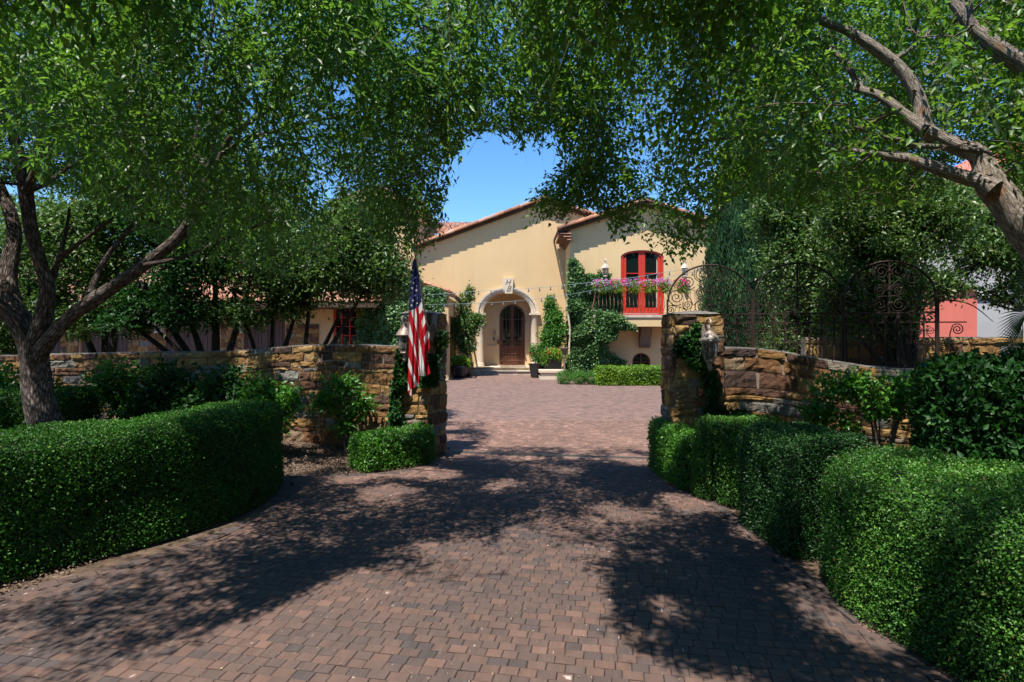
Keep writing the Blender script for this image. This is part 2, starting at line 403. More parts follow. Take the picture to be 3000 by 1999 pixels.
# ---------------------------------------------------------------- trees
class TrunkMB:
    def __init__(s): s.v = []; s.f = []; s.uv = []; s.seg = []
    def limb(s, pts, rad, n=14, rough=0.06, k=5, flare=0.0):
        A = spline([tuple(p)+(r,) for p, r in zip(pts, rad)], k); pts = A[:, :3]; rad = np.maximum(A[:, 3], 0.002)
        s.seg.extend([(Vector(p), float(r)) for p, r in zip(pts, rad)])
        T = unit(np.gradient(pts, axis=0)); u = np.cross(T[0], [0.3,0.9,0.1]); u /= np.linalg.norm(u)
        b = len(s.v); ln = 0.0; off = random.random()*5
        for i, p in enumerate(pts):
            if i: ln += np.linalg.norm(pts[i]-pts[i-1])
            u = u - T[i]*np.dot(u, T[i]); u /= np.linalg.norm(u); w_ = np.cross(T[i], u)
            for j in range(n+1):
                a = 2*math.pi*(j % n)/n; dr = u*math.cos(a)+w_*math.sin(a)
                q = Vector(p + dr*rad[i]); q2 = Vector((math.cos(a)*2.2+off, math.sin(a)*2.2, ln*1.3))
                rr = rad[i]*(1 + rough*1.6*noise.noise(q2*0.8) + rough*noise.noise(q2*3.1))
                if flare and i < 4: rr *= 1+flare*(1-i/4)*(1+0.4*math.sin(a*5))
                s.v.append(tuple(p+dr*rr)); s.uv.append((j/n*max(0.6, rad[i]*6.28)/1.0, ln+off))
        m = n+1
        for i in range(len(pts)-1):
            for j in range(n): s.f.append((b+i*m+j, b+i*m+j+1, b+(i+1)*m+j+1, b+(i+1)*m+j))
        s.f.append(tuple(b+(len(pts)-1)*m+j for j in range(n)))
    def build(s, name, mat, parent):
        me = bpy.data.meshes.new(name); me.from_pydata(s.v, [], s.f)
        uvl = me.uv_layers.new(name='UVMap'); li = np.zeros(len(me.loops), np.int32); me.loops.foreach_get('vertex_index', li)
        uvl.data.foreach_set('uv', np.array(s.uv, np.float32)[li].ravel())
        return link(name, me, mat, parent, True)
def canopy(root, trunk, centers, rad, twigs_per, leaf, mat, bmat, wid=0.42, nl=12, tl=(0.28, 0.52), nearest=None, colfn=None, keepfn=None):
    """branchlets from the limbs out to each cluster, pinnate sprays of leaflets around it"""
    C = np.array(centers, float); n = len(C)
    segp = np.array([tuple(p) for p, r in trunk.seg]); segr = np.array([r for p, r in trunk.seg])
    thin = segr < 0.11
    sp, sr = segp[thin], segr[thin]
    bm_ = trunk
    # grow: clusters sorted by distance from the limbs attach to the limbs or to earlier clusters
    skip = np.zeros(n, bool); dist = np.array([np.min(np.linalg.norm(sp-c, axis=1)) for c in C]); order = np.argsort(dist)
    nodes = list(sp); nr = list(sr)
    for ii in order:
        c = C[ii]; A = np.array(nodes); dd = np.linalg.norm(A-c, axis=1)
        cost = dd + np.where(A[:,2] > c[2]+0.3, 0.25, 0)
        okp = False
        for j in np.argsort(cost)[:150]:
            a = A[j]; mid = (a+c)/2 + RNG.normal(size=3)*0.08*dd[j] + np.array([0,0,0.06*dd[j]])
            if inframe_clear(spline([a, mid, c], 8)[1:]): okp = True; break
        if not okp: skip[ii] = True; continue
        r0 = min(nr[j]*0.8, 0.012+0.012*dd[j])
        pts = spline([a, mid, c], 4); m = len(pts)
        bm_.limb([a, mid, c], [r0, r0*0.65, max(r0*0.3, 0.0025)], 5, 0.03, 4)
        nodes.extend([mid, c]); nr.extend([r0*0.7, max(r0*0.4, 0.006)])
    trunk.build('trunk', bmat, root)
    # twigs
    ci = np.repeat(np.arange(n)[~skip], twigs_per); m = len(ci)
    off = rand_dir(m)*(RNG.random((m,1))**0.45)*rad*0.8
    st = C[ci] + off*np.array([1,1,0.75])
    dr = unit(off*1.0/rad + rand_dir(m)*0.6 + np.array([0,0,-0.12])); ln = RNG.uniform(tl[0], tl[1], m)
    if keepfn is not None:
        k = keepfn(st + dr*ln[:,None]*0.9) & keepfn(st); st, dr, ln, ci = st[k], dr[k], ln[k], ci[k]; m = len(st)
    side = unit(np.cross(dr, np.array([0,0,1.0])+RNG.normal(size=(m,3))*0.35)); upn = unit(np.cross(side, dr))
    upn = upn*np.sign(upn[:,2:3]+1e-6)
    B=[];D=[];Nn=[];Lf=[]
    for k in range(nl):
        t = (k+1)/nl; s = 1 if k % 2 else -1
        droop = np.array([0,0,-1.0])*(ln*t*t*0.30)[:,None]
        if k == nl-1: s = 0
        B.append(st + dr*(ln*t)[:,None] + droop)
        D.append(dr*0.75 + side*s*0.85 + np.array([0,0,-0.35]) + RNG.normal(size=(m,3))*0.22)
        Nn.append(upn + RNG.normal(size=(m,3))*0.42)
        Lf.append(leaf*(0.75+0.5*RNG.random(m))*(0.8 if k < 2 else 1))
    B=np.concatenate(B);D=np.concatenate(D);Nn=np.concatenate(Nn);Lf=np.concatenate(Lf)
    cc = np.clip(0.45+RNG.normal(size=n)*0.33, 0, 1)
    col = np.clip(np.tile(cc[ci], nl) + RNG.normal(size=len(B))*0.14, 0, 0.96)
    yel = RNG.random(m) < 0.006; col[np.tile(yel, nl)] = 1.0
    # rachis of every spray
    e = st + dr*ln[:,None] + np.array([0,0,-1.0])*(ln*0.30)[:,None]; q = side*0.0022
    V = np.stack([st-q, st+q, e], 1).reshape(-1,3); Fc = np.arange(len(V), dtype=np.int32).reshape(-1,3)
    tri_object('twig', V, Fc, np.zeros(len(Fc)), M['twig'], root)
    if keepfn is not None:
        k = keepfn(B + unit(D)*Lf[:,None]); B, D, Nn, Lf, col = B[k], D[k], Nn[k], Lf[k], col[k]
    leaves_object('crown', B, D, Nn, Lf, Lf*wid, mat, root, col, 0.2)
    return len(B)
# ---------------------------------------------------------------- ground
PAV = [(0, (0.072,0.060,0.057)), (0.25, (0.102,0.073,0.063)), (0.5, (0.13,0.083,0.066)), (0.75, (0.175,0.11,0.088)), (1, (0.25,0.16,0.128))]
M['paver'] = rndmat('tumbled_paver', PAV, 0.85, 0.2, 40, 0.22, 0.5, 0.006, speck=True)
M['joint'] = plain('joint_sand', (0.055,0.045,0.038), 0.95, 0.1, var=0.4, scale=60)
def ground_mat(name, a, b_, c_, s=30):
    m, nt, b = newmat(name, 0.95, 0.1)
    n1 = noise_n(nt, s, 6, 0.75); n2 = noise_n(nt, 1.3, 4)
    r = ramp(nt, n1, [(0.3, a), (0.5, b_), (0.72, c_)]); r2 = ramp(nt, n2, [(0.3, (0.75,)*3), (0.7, (1.1,)*3)])
    L(nt, mixc(nt, 1.0, r.outputs['Color'], r2.outputs['Color'], 'MULTIPLY'), b.inputs['Base Color'])
    bump(nt, b, n1, 0.8, 0.02); return m
M['earth'] = ground_mat('earth', (0.06,0.045,0.03), (0.13,0.095,0.065), (0.22,0.17,0.12))
M['mulch'] = ground_mat('gravel_mulch', (0.04,0.028,0.02), (0.11,0.075,0.052), (0.22,0.16,0.12), 70)
def court_mat():
    m, nt, b = newmat('courtyard_paver', 0.85, 0.2)
    v = mapped(nt, 1, 1, 1, R(12), 'Object')
    br = nt.nodes.new('ShaderNodeTexBrick'); L(nt, v, br.inputs['Vector'])
    br.inputs['Scale'].default_value = 1.0; br.inputs['Brick Width'].default_value = 0.13; br.inputs['Row Height'].default_value = 0.078
    br.inputs['Mortar Size'].default_value = 0.0045; br.inputs['Mortar Smooth'].default_value = 0.3
    br.inputs['Color1'].default_value = (0,0,0,1); br.inputs['Color2'].default_value = (1,1,1,1); br.inputs['Mortar'].default_value = (0.5,0.5,0.5,1)
    n0 = noise_n(nt, 3.2, 5, 0.75, mapped(nt, 1, 1.6, 1, R(12)))
    sep = nt.nodes.new('ShaderNodeSeparateColor'); L(nt, br.outputs['Color'], sep.inputs[0])
    mu = N(nt, 'ShaderNodeMath', operation='MULTIPLY_ADD'); L(nt, sep.outputs[0], mu.inputs[0]); mu.inputs[1].default_value = 0.55
    ad = N(nt, 'ShaderNodeMath', operation='MULTIPLY'); L(nt, n0, ad.inputs[0]); ad.inputs[1].default_value = 0.62; L(nt, ad.outputs[0], mu.inputs[2])
    r = ramp(nt, mu.outputs[0], [(0.1, (0.08,0.065,0.062)), (0.4, (0.15,0.10,0.083)), (0.6, (0.205,0.128,0.103)), (0.85, (0.26,0.165,0.13))])
    big = noise_n(nt, 0.35, 4, 0.6); rb = ramp(nt, big, [(0.35, (0.82,0.84,0.88)), (0.65, (1.12,1.06,1.02))])
    c = mixc(nt, 1.0, r.outputs['Color'], rb.outputs['Color'], 'MULTIPLY')
    mo = ramp(nt, br.outputs['Fac'], [(0, (0,0,0)), (1, (1,1,1))])
    c = mixc(nt, mo.outputs['Color'], c, (0.07,0.052,0.043)); L(nt, c, b.inputs['Base Color'])
    bump(nt, b, br.outputs['Fac'], -0.4, 0.006); return m
M['court'] = court_mat()
tag(sheet('ground', [(-160,-40),(160,-40),(160,260),(-160,260)], -0.03, M['earth']), kind='structure')
tag(sheet('courtyard_paving', [(-20,11.6),(14,11.6),(14,30),(-20,30)], -0.004, M['court']), kind='structure')
LEFT = [(-4.6,1.2),(-4.0,2.5),(-3.36,3.66),(-2.95,4.15),(-2.73,4.46),(-2.52,4.95),(-2.42,5.45),(-2.47,5.9),(-2.6,6.35),(-2.80,6.95),(-2.45,7.08),(-2.0,7.05),(-1.5,7.2),(-1.12,7.6),(-0.98,8.1),(-0.98,8.6),(-3.2,11.9)]
RIGHT = [(2.9,1.2),(2.35,2.0),(2.17,2.75),(2.12,3.6),(2.12,4.6),(2.12,5.6),(2.05,6.4),(2.02,7.2),(2.05,8.2),(5.2,11.9)]
DRIVE = LEFT + RIGHT[::-1]
tag(sheet('driveway_bed', [(-7,0.6),(-4.6,1.2)]+LEFT[1:]+RIGHT[::-1]+[(5.5,0.6)], -0.016, M['joint']), kind='structure')
tag(sheet('gravel_bed', [(-6.9,1.2)]+[tuple(p) for p in spline(LEFT[:-1], 6)]+[(-1.0,9.5),(-3,9.9),(-9,10.4),(-13,10),(-13,4.5)], -0.004, M['mulch']), kind='structure')
tag(sheet('planting_bed', [tuple(p) for p in spline(RIGHT[:-2], 6)]+[(2.2,7.3),(6,7.6),(9,6),(9,0.5)], -0.006, M['mulch']), kind='structure')
tag(sheet('garden_soil', [(-13,10.0),(-1.4,8.9),(-1.0,9.0),(-3.2,12.0),(-4.8,14.6),(-14,15)], 0.004, M['mulch']), kind='structure')
GA = Vector((-1.02, 8.49)); GD = Vector((3.05, -0.52)).normalized()    # line of the sliding gate
def pavers():
    TH = R(-10.5); ca, sa = math.cos(TH), math.sin(TH); Wp, Dp = 0.094, 0.073
    X = np.array(DRIVE); V = []; Fq = []; C = []
    k = 0; rows = range(-10, 190)
    def emit(cx, cy, hw, hd, rot, zt, tilt, c):
        cr, sr = math.cos(rot), math.sin(rot); b = len(V); e = 0.0042
        for (s, z) in ((1, -0.016), (1, zt-0.0032), ):
            for ax, ay in ((-1,-1),(1,-1),(1,1),(-1,1)):
                x, y = ax*hw*s, ay*hd*s; V.append((cx+x*cr-y*sr, cy+x*sr+y*cr, z))
        for ax, ay in ((-1,-1),(1,-1),(1,1),(-1,1)):
            x, y = ax*(hw-e), ay*(hd-e); V.append((cx+x*cr-y*sr, cy+x*sr+y*cr, zt+tilt*ax))
        for i in range(4):
            j = (i+1) % 4; Fq.append((b+i, b+j, b+4+j, b+4+i)); C.append(c); Fq.append((b+4+i, b+4+j, b+8+j, b+8+i)); C.append(c)
        Fq.append((b+8, b+9, b+10, b+11)); C.append(c)
    cand = []
    for r_ in rows:
        y = r_*Dp + 0.3*Dp; x = -9.0 + RNG.random()*Wp
        while x < 8.5:
            wd = Wp*(0.86+0.3*RNG.random())
            cand.append((x+wd/2, y+RNG.normal()*0.0016, wd)); x += wd
    cand = np.array(cand); wx = cand[:,0]*ca - cand[:,1]*sa; wy = cand[:,0]*sa + cand[:,1]*ca
    D2 = [(-4.45,1.2),(-3.88,2.5),(-3.26,3.6),(-2.85,4.08),(-2.62,4.40),(-2.41,4.92),(-2.31,5.45),(-2.36,5.92),(-2.49,6.38),(-2.66,6.86),(-2.42,6.98),(-2.0,6.94),(-1.45,7.08),(-1.03,7.5),(-0.9,8.1),(-0.9,8.6),(-3.0,11.8)] + [(2.75,1.2),(2.22,2.0),(2.05,2.75),(2.0,3.6),(2.0,4.6),(2.0,5.6),(1.95,6.4),(1.93,7.2),(1.98,8.2),(5.0,11.8)][::-1]
    keep = inpoly(wx, wy, D2) & (wy > 2.3)
    gl = (wx-GA.x)*(-GD.y) + (wy-GA.y)*GD.x; keep &= np.abs(gl) > 0.062
    for (cx0, cy0, wd), x, y in zip(cand[keep], wx[keep], wy[keep]):
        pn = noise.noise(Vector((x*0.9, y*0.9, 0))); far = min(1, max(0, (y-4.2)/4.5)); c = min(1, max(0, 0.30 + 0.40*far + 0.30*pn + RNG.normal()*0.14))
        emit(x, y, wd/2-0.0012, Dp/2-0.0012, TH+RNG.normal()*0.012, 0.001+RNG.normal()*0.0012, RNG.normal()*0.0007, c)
    for side, a, b_ in ((0, LEFT[1:-1], 1), (1, RIGHT[1:-1], -1)):          # darker border course
        c_ = spline(a, 30); d = unit(np.gradient(c_, axis=0)); s = np.concatenate([[0], np.cumsum(np.linalg.norm(np.diff(c_, axis=0), axis=1))])
        t = 0.0
        while t < s[-1]:
            x = np.interp(t, s, c_[:,0]); y = np.interp(t, s, c_[:,1]); i = int(np.searchsorted(s, t)); dx, dy = d[min(i, len(d)-1)]
            nx, ny = (dy, -dx) if side == 0 else (-dy, dx)
            emit(x+nx*0.055, y+ny*0.055, 0.052, 0.06, math.atan2(dy, dx), 0.002+RNG.normal()*0.001, 0, min(1, max(0, 0.18+RNG.normal()*0.13)))
            t += 0.108
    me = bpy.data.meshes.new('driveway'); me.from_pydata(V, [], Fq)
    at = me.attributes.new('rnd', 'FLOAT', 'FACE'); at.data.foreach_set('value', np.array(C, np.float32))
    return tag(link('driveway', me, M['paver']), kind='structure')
pavers()
M['rust'] = plain('rusty_iron', (0.032,0.019,0.014), 0.75, 0.35, 0.3, 0.4, 18, 0.3)
M['steel'] = plain('worn_steel', (0.20,0.18,0.16), 0.45, 0.5, 0.7, 0.3, 20, 0.2)
trk = MB(); o2 = Vector((GA.x, GA.y, -0.014)) - Vector((GD.x*0.0, GD.y*0.0, 0)); nn_ = Vector((-GD.y, GD.x, 0)); dd_ = Vector((GD.x, GD.y, 0))
trk.obox(o2 - nn_*0.055, dd_*6.8, nn_*0.03, Vector((0,0,0.018)))
trk.obox(o2 - nn_*0.010, dd_*6.8, nn_*0.02, Vector((0,0,0.030)))
trk.obox(o2 + nn_*0.028, dd_*6.8, nn_*0.03, Vector((0,0,0.017)))
tag(trk.build('gate_track', M['steel']), 'steel sliding gate track set flush across the brick driveway', 'gate track')

# ---------------------------------------------------------------- stone walls and gate piers
STN = [(0, (0.07,0.05,0.045)), (0.12, (0.15,0.075,0.045)), (0.3, (0.22,0.115,0.048)), (0.5, (0.35,0.20,0.07)), (0.68, (0.39,0.255,0.105)), (0.8, (0.26,0.165,0.09)), (0.9, (0.25,0.25,0.22)), (1, (0.16,0.15,0.15))]
def stone_mat():
    m, nt, b = newmat('quarry_stone', 0.85, 0.25)
    r = ramp(nt, attr(nt), STN)
    n1 = noise_n(nt, 9, 6, 0.7); r1 = ramp(nt, n1, [(0.3, (0.5,0.42,0.36)), (0.55, (1,1,1)), (0.75, (1.25,1.15,0.95))])
    c = mixc(nt, 0.85, r.outputs['Color'], r1.outputs['Color'], 'MULTIPLY')
    n2 = noise_n(nt, 3, 5, 0.7, mapped(nt, 4, 4, 1)); r2 = ramp(nt, n2, [(0.56, (0,0,0)), (0.72, (0.7,0.7,0.7))])
    c = mixc(nt, r2.outputs['Color'], c, (0.22,0.09,0.025))
    L(nt, c, b.inputs['Base Color']); bump(nt, b, noise_n(nt, 22, 8, 0.78, mapped(nt, 1.6, 1.6, 1)), 1.0, 0.035); return m
M['stone'] = stone_mat()
M['mortar'] = plain('mortar', (0.23,0.19,0.15), 0.95, 0.1, 0, 0.3, 30, 0.5, 0.01)
M['slate'] = plain('flat_cap_stone', (0.16,0.145,0.13), 0.85, 0.2, 0, 0.4, 9, 0.6, 0.02)
def stone_face(mb, pathf, u0, u1, topf, courses, seed, thick=0.03, zmin=0.0, wmin=0.12, wmax=0.42, caph=0.0):
    """irregular coursed rubble; pathf(u)->(x,y,nx,ny)"""
    rg = np.random.default_rng(seed); cum = np.cumsum(rg.uniform(0.45, 1.7, courses)); cum = np.concatenate([[0], cum/cum[-1]])
    def zb(k, u):
        t = topf(u)-caph
        if k == 0: return zmin
        if k == courses: return t
        return zmin + (t-zmin)*cum[k] + 0.028*noise.noise(Vector((u*1.7+seed, k*3.1, 0)))
    def stone(ua, ub, ka, kb, off=0.0, ztop=None):
        g = 0.007; nu, nz = max(3, int((ub-ua)/0.05)), 4; b = len(mb.v); c = rg.random()
        bul = thick*(0.55+0.9*rg.random()); jit = rg.normal(size=4)*0.012; vs = []
        for j in range(nz+1):
            for i in range(nu+1):
                s = i/nu; t = j/nz; u = ua+g+(ub-ua-2*g)*s + (jit[0]*(1-t)+jit[1]*t)*(1-s) + (jit[2]*(1-t)+jit[3]*t)*s
                z0 = zb(ka, u) if ztop is None else topf(u)-caph; z1 = zb(kb, u) if ztop is None else topf(u)
                z = z0+g+(z1-z0-2*g)*t
                ed = min(s, 1-s)*(nu) ; ez = min(t, 1-t)*nz
                rd = min(1, (ed+0.7))*min(1, (ez+0.7))
                x, y, nx, ny = pathf(u); h = bul*rd + 0.022*noise.noise(Vector((u*9, z*13, seed))) + 0.010*noise.noise(Vector((u*31, z*31, seed))) + off
                if 0 < i < nu: z += 0.006*noise.noise(Vector((u*14, z*5, seed+4)))
                vs.append((x+nx*h, y+ny*h, z))
        w_ = nu+1; fs = [(j*w_+i, j*w_+i+1, (j+1)*w_+i+1, (j+1)*w_+i) for j in range(nz) for i in range(nu)]
        ring = [i for i in range(w_)] + [j*w_+nu for j in range(1, nz+1)] + [nz*w_+i for i in range(nu-1, -1, -1)] + [j*w_ for j in range(nz-1, 0, -1)]
        rb = len(vs)
        for q in ring:
            s = (q % w_)/nu; u = ua+g+(ub-ua-2*g)*s; x, y, nx, ny = pathf(u); v = vs[q]; hh = -0.02
            dx = (v[0]-x)*nx+(v[1]-y)*ny; vs.append((v[0]-nx*(dx-hh), v[1]-ny*(dx-hh), v[2]))
        for i in range(len(ring)):
            j = (i+1) % len(ring); fs.append((ring[j], ring[i], rb+i, rb+j))
        mb.add(vs, fs, c)
    k = 0
    while k < courses:
        u = u0; 
        while u < u1-0.02:
            wd = rg.uniform(wmin, wmax)*(1.2 if rg.random() < 0.2 else 1)
            if u+wd > u1-wmin*0.8: wd = u1-u
            stone(u, u+wd, k, k+1); u += wd
        k += 1
    if caph:
        u = u0
        while u < u1-0.02:
            wd = rg.uniform(0.2, 0.5)
            if u+wd > u1-0.15: wd = u1-u
            stone(u, u+wd, 0, 0, 0.015, 1); u += wd
def arc_path(pts):
    c = spline(pts, 16); s = np.concatenate([[0], np.cumsum(np.linalg.norm(np.diff(c, axis=0), axis=1))]); d = unit(np.gradient(c, axis=0))
    def f(u):
        u = min(max(u, 0), s[-1]); x = np.interp(u, s, c[:,0]); y = np.interp(u, s, c[:,1]); dx = np.interp(u, s, d[:,0]); dy = np.interp(u, s, d[:,1])
        l = math.hypot(dx, dy); return x, y, dy/l, -dx/l
    return f, s[-1]
def garden_wall(label, pts, tops, seed, courses=13, back=0.34):
    f, ln = arc_path(pts); ts = spline([(a*ln, z) for a, z in tops], 8)
    tf = lambda u: float(np.interp(u, ts[:,0], ts[:,1])) + 0.010*noise.noise(Vector((u*3, seed, 0)))
    x, y, _, _ = f(ln/2); root = empty('stone_wall', (x, y, 0), label, 'wall')
    mb = MB(); stone_face(mb, f, 0, ln, tf, courses, seed, 0.02, caph=0.10, wmin=0.16, wmax=0.55); mb.build('stone', M['stone'], root)
    core = MB(); n = 90; vs = []; fs = []
    for i in range(n+1):
        u = ln*i/n; x, y, nx, ny = f(u); t = tf(u)
        for (o, z) in ((0.0, 0), (0.0, t-0.02), (-back, t-0.02), (-back, 0)): vs.append((x+nx*o, y+ny*o, z))
    for i in range(n):
        for j in range(3): fs.append((i*4+j, i*4+j+1, i*4+5+j, i*4+4+j))
    fs += [(0,1,2,3), (n*4+3, n*4+2, n*4+1, n*4)]
    core.add(vs, fs); core.build('mortar_core', M['mortar'], root)
    cp = MB(); u = 0.0; rg = np.random.default_rng(seed+5)
    while u < ln-0.05:
        wd = rg.uniform(0.25, 0.6); 
        if u+wd > ln-0.2: wd = ln-u
        vs = []; m = 5; dz = rg.uniform(0, 0.012)
        for i in range(m+1):
            uu = u+0.006+(wd-0.012)*i/m; x, y, nx, ny = f(uu); t = tf(uu)+0.006+dz
            for (o, z) in ((0.02+0.01*noise.noise(Vector((uu*9,1,seed))), -0.02), (0.015, 0.0), (-back-0.01, 0.0), (-back-0.02, -0.02)): vs.append((x+nx*o, y+ny*o, t+z+0.006*noise.noise(Vector((uu*7, o*9, seed)))))
        fs = []
        for i in range(m):
            for j in range(3): fs.append((i*4+j, i*4+j+1, i*4+5+j, i*4+4+j))
        fs += [(0,1,2,3), (m*4+3, m*4+2, m*4+1, m*4)]
        cp.add(vs, fs, rg.random()); u += wd
    cp.build('cap_stone', M['slate'], root)
    return root
def pier(name, label, fl, fr, depth, h, seed):
    """fl, fr: front left/right corners on the ground"""
    fl, fr = Vector(fl), Vector(fr); d = (fr-fl).normalized(); n = Vector((d.y, -d.x)); w_ = (fr-fl).length
    c = (fl+fr)/2 - n*depth/2; root = empty(name, (c.x, c.y, 0), label, 'gate pier')
    bl, br = fl-n*depth, fr-n*depth; mb = MB(); tf = lambda u: h
    for k, (a, b_) in enumerate(((fl, fr), (fr, br), (br, bl), (bl, fl))):
        dd = (b_-a).normalized(); nn = Vector((dd.y, -dd.x)); ll = (b_-a).length
        f = lambda u, a=a, dd=dd, nn=nn: (a.x+dd.x*u, a.y+dd.y*u, nn.x, nn.y)
        stone_face(mb, f, -0.012, ll+0.012, tf, 15, seed+k*13, 0.028, wmin=0.13, wmax=0.34)
    mb.build('stone', M['stone'], root)
    cm = MB(); cm.obox((fl.x, fl.y, 0), (br-bl).to_3d(), (bl-fl).to_3d(), (0,0,h-0.012)); cm.build('mortar_core', M['mortar'], root)
    cp = MB(); e = 0.03; o = fl+n*e-d*e
    vs = [(o.x, o.y, h-0.005)]; A = (d*(w_+2*e)).to_3d(); B = (-n*(depth+2*e)).to_3d()
    nn_ = 7; vv = []
    for j in range(nn_+1):
        for i in range(nn_+1):
            p = Vector((o.x, o.y, 0)) + A*(i/nn_) + B*(j/nn_); r = min(i, nn_-i, j, nn_-j)
            vv.append((p.x, p.y, h+0.0+(0.014 if r else 0)+0.012*min(r, 3)+0.008*noise.noise(p*9)))
    ff = [(j*(nn_+1)+i, j*(nn_+1)+i+1, (j+1)*(nn_+1)+i+1, (j+1)*(nn_+1)+i) for j in range(nn_) for i in range(nn_)]
    cp.add(vv, ff); cp.build('cap_stone', M['slate'], root)
    return root
PL_F = Vector((-1.145, 8.02)); sv = Vector((0.148, 0.42)).normalized(); PL_L = PL_F + Vector((-sv.y, sv.x))*0.46
pier('gate_pier', 'stone gate pier on the left side of the driveway, behind the flag', PL_L, PL_F, 0.46, 2.045, 3)
PR_L = Vector((1.98, 6.92)); PR_R = Vector((2.56, 6.95))
pier('gate_pier', 'stone gate pier on the right side of the driveway, in front of the iron gate', PR_L, PR_R, 0.46, 1.98, 41)
garden_wall('curving stone wall left of the driveway, joining the pier behind the flag',
    [(-14.5,9.2),(-11,10.1),(-8.0,10.2),(-5.6,9.9),(-4.2,9.55),(-3.1,9.12),(-2.2,8.62),(-1.58,8.3)],
    [(0,1.35),(0.3,1.36),(0.55,1.43),(0.72,1.47),(0.84,1.57),(0.9,1.58),(1,1.575)], 17, 12)
garden_wall('curving stone wall right of the driveway that dips below the iron scrollwork',
    [(2.56,7.02),(3.1,6.98),(3.75,6.8),(4.5,6.5),(5.3,6.05),(6.1,5.4),(6.9,4.5),(7.6,3.4)],
    [(0,1.56),(0.08,1.55),(0.17,1.44),(0.28,1.33),(0.42,1.32),(0.56,1.40),(0.66,1.53),(0.8,1.62),(1,1.64)], 29, 12)
garden_wall('dark inner stone wall glimpsed behind the right end of the iron gate',
    [(5.15,10.0),(6.6,9.6),(8.5,9.3),(12,9.0),(16,9)], [(0,1.70),(0.4,1.70),(1,1.66)], 53, 8)

# ---------------------------------------------------------------- sliding iron gate, open behind the right pier
def GP(u, z, o=0.0):
    t = 1.046*1.0; b = GA + GD*(t*3.094) ; p = b + GD*u; return Vector((p.x-GD.y*o, p.y+GD.x*o, z))
root = empty('iron_gate', GP(1.7, 0), 'rusty wrought iron sliding gate with three scrollwork arches, open behind the right wall', 'gate')
AW = 1.13
def spiral(cu, cz, r, a0, sgn=1, turns=2.1, n=34, rin=0.13):
    out = []
    for i in range(n+1):
        t = i/n; a = a0 + sgn*t*turns*2*math.pi; rr = r*(1-t*(1-rin)); out.append((cu+rr*math.cos(a), cz+rr*math.sin(a)))
    return out
fr = MB()
fr.obox(GP(0,0.02,-0.02), dd_*3*AW, nn_*0.04, (0,0,0.07)); fr.build('bottom_rail', M['rust'], root)
for z in (2.02, 1.895):
    b = MB(); b.obox(GP(0,z-0.011,-0.011), dd_*3*AW, nn_*0.022, (0,0,0.022)); b.build('rail', M['rust'], root)
for i in range(4):
    b = MB(); r = 0.011 if i == 0 else 0.021; b.obox(GP(i*AW-r, 0.09, -0.0135), dd_*2*r, nn_*0.027, (0,0,2.14)); b.build('stile', M['rust'], root)
for i in range(3):
    c = (i+0.5)*AW; b = MB(); b.tube([GP(c-(AW/2-0.012)*math.cos(a), 2.2+0.5*math.sin(a)) for a in np.linspace(0, math.pi, 33)], 0.014, 6); b.build('arch', M['rust'], root)
    b = MB(); b.tube([GP(c, 2.03), GP(c, 2.69)], 0.012, 6)
    for z in (2.14, 2.33, 2.575): b.lathe([(0.012,-0.02),(0.021,-0.012),(0.021,0.012),(0.012,0.02)], GP(c, z), 8)
    b.build('center_bar', M['rust'], root)
    sc = MB()
    for (x, y, r, a0, sg) in ((555,250,100,0.2,1),(380,350,98,-0.6,-1),(540,485,78,0.0,1),(225,540,112,-1.0,-1),(535,660,95,0.0,-1),(370,640,68,2.6,1),(155,705,60,1.0,1)):
        for mir in (1, -1):
            du, dz, rr = (x-645)/945, (765-y)/945, r/945
            pts = spiral(du, dz, rr, a0, sg); sc.tube([GP(c+mir*p[0], 2.02+p[1]) for p in pts], 0.0062, 5)
    for seg in ([(460,175),(450,250),(475,310),(560,370),(635,450)], [(290,300),(270,370),(330,475),(400,560),(440,650)], [(130,480),(135,580),(200,655),(300,680),(350,715)], [(640,560),(545,562),(450,640)]):
        for mir in (1, -1):
            s_ = spline([((a-645)/945, (765-b_)/945) for a, b_ in seg], 6); sc.tube([GP(c+mir*p[0], 2.02+p[1]) for p in s_], 0.0062, 5)
    sc.build('scrollwork', M['rust'], root)
nb = 22; du = 3*AW/nb
for k in range(1, nb):
    u = k*du
    if min(abs(u-AW), abs(u-2*AW)) < 0.05: continue
    b = MB(); b.tube([GP(u, 0.09), GP(u, 2.01)], 0.0095, 6, cap=False)
    for z in (0.5, 1.0, 1.62, 1.79, 1.955): b.lathe([(0.0095,-0.014),(0.017,-0.008),(0.017,0.008),(0.0095,0.014)], GP(u, z), 6)
    b.build('bar', M['rust'], root)
r = 0.052
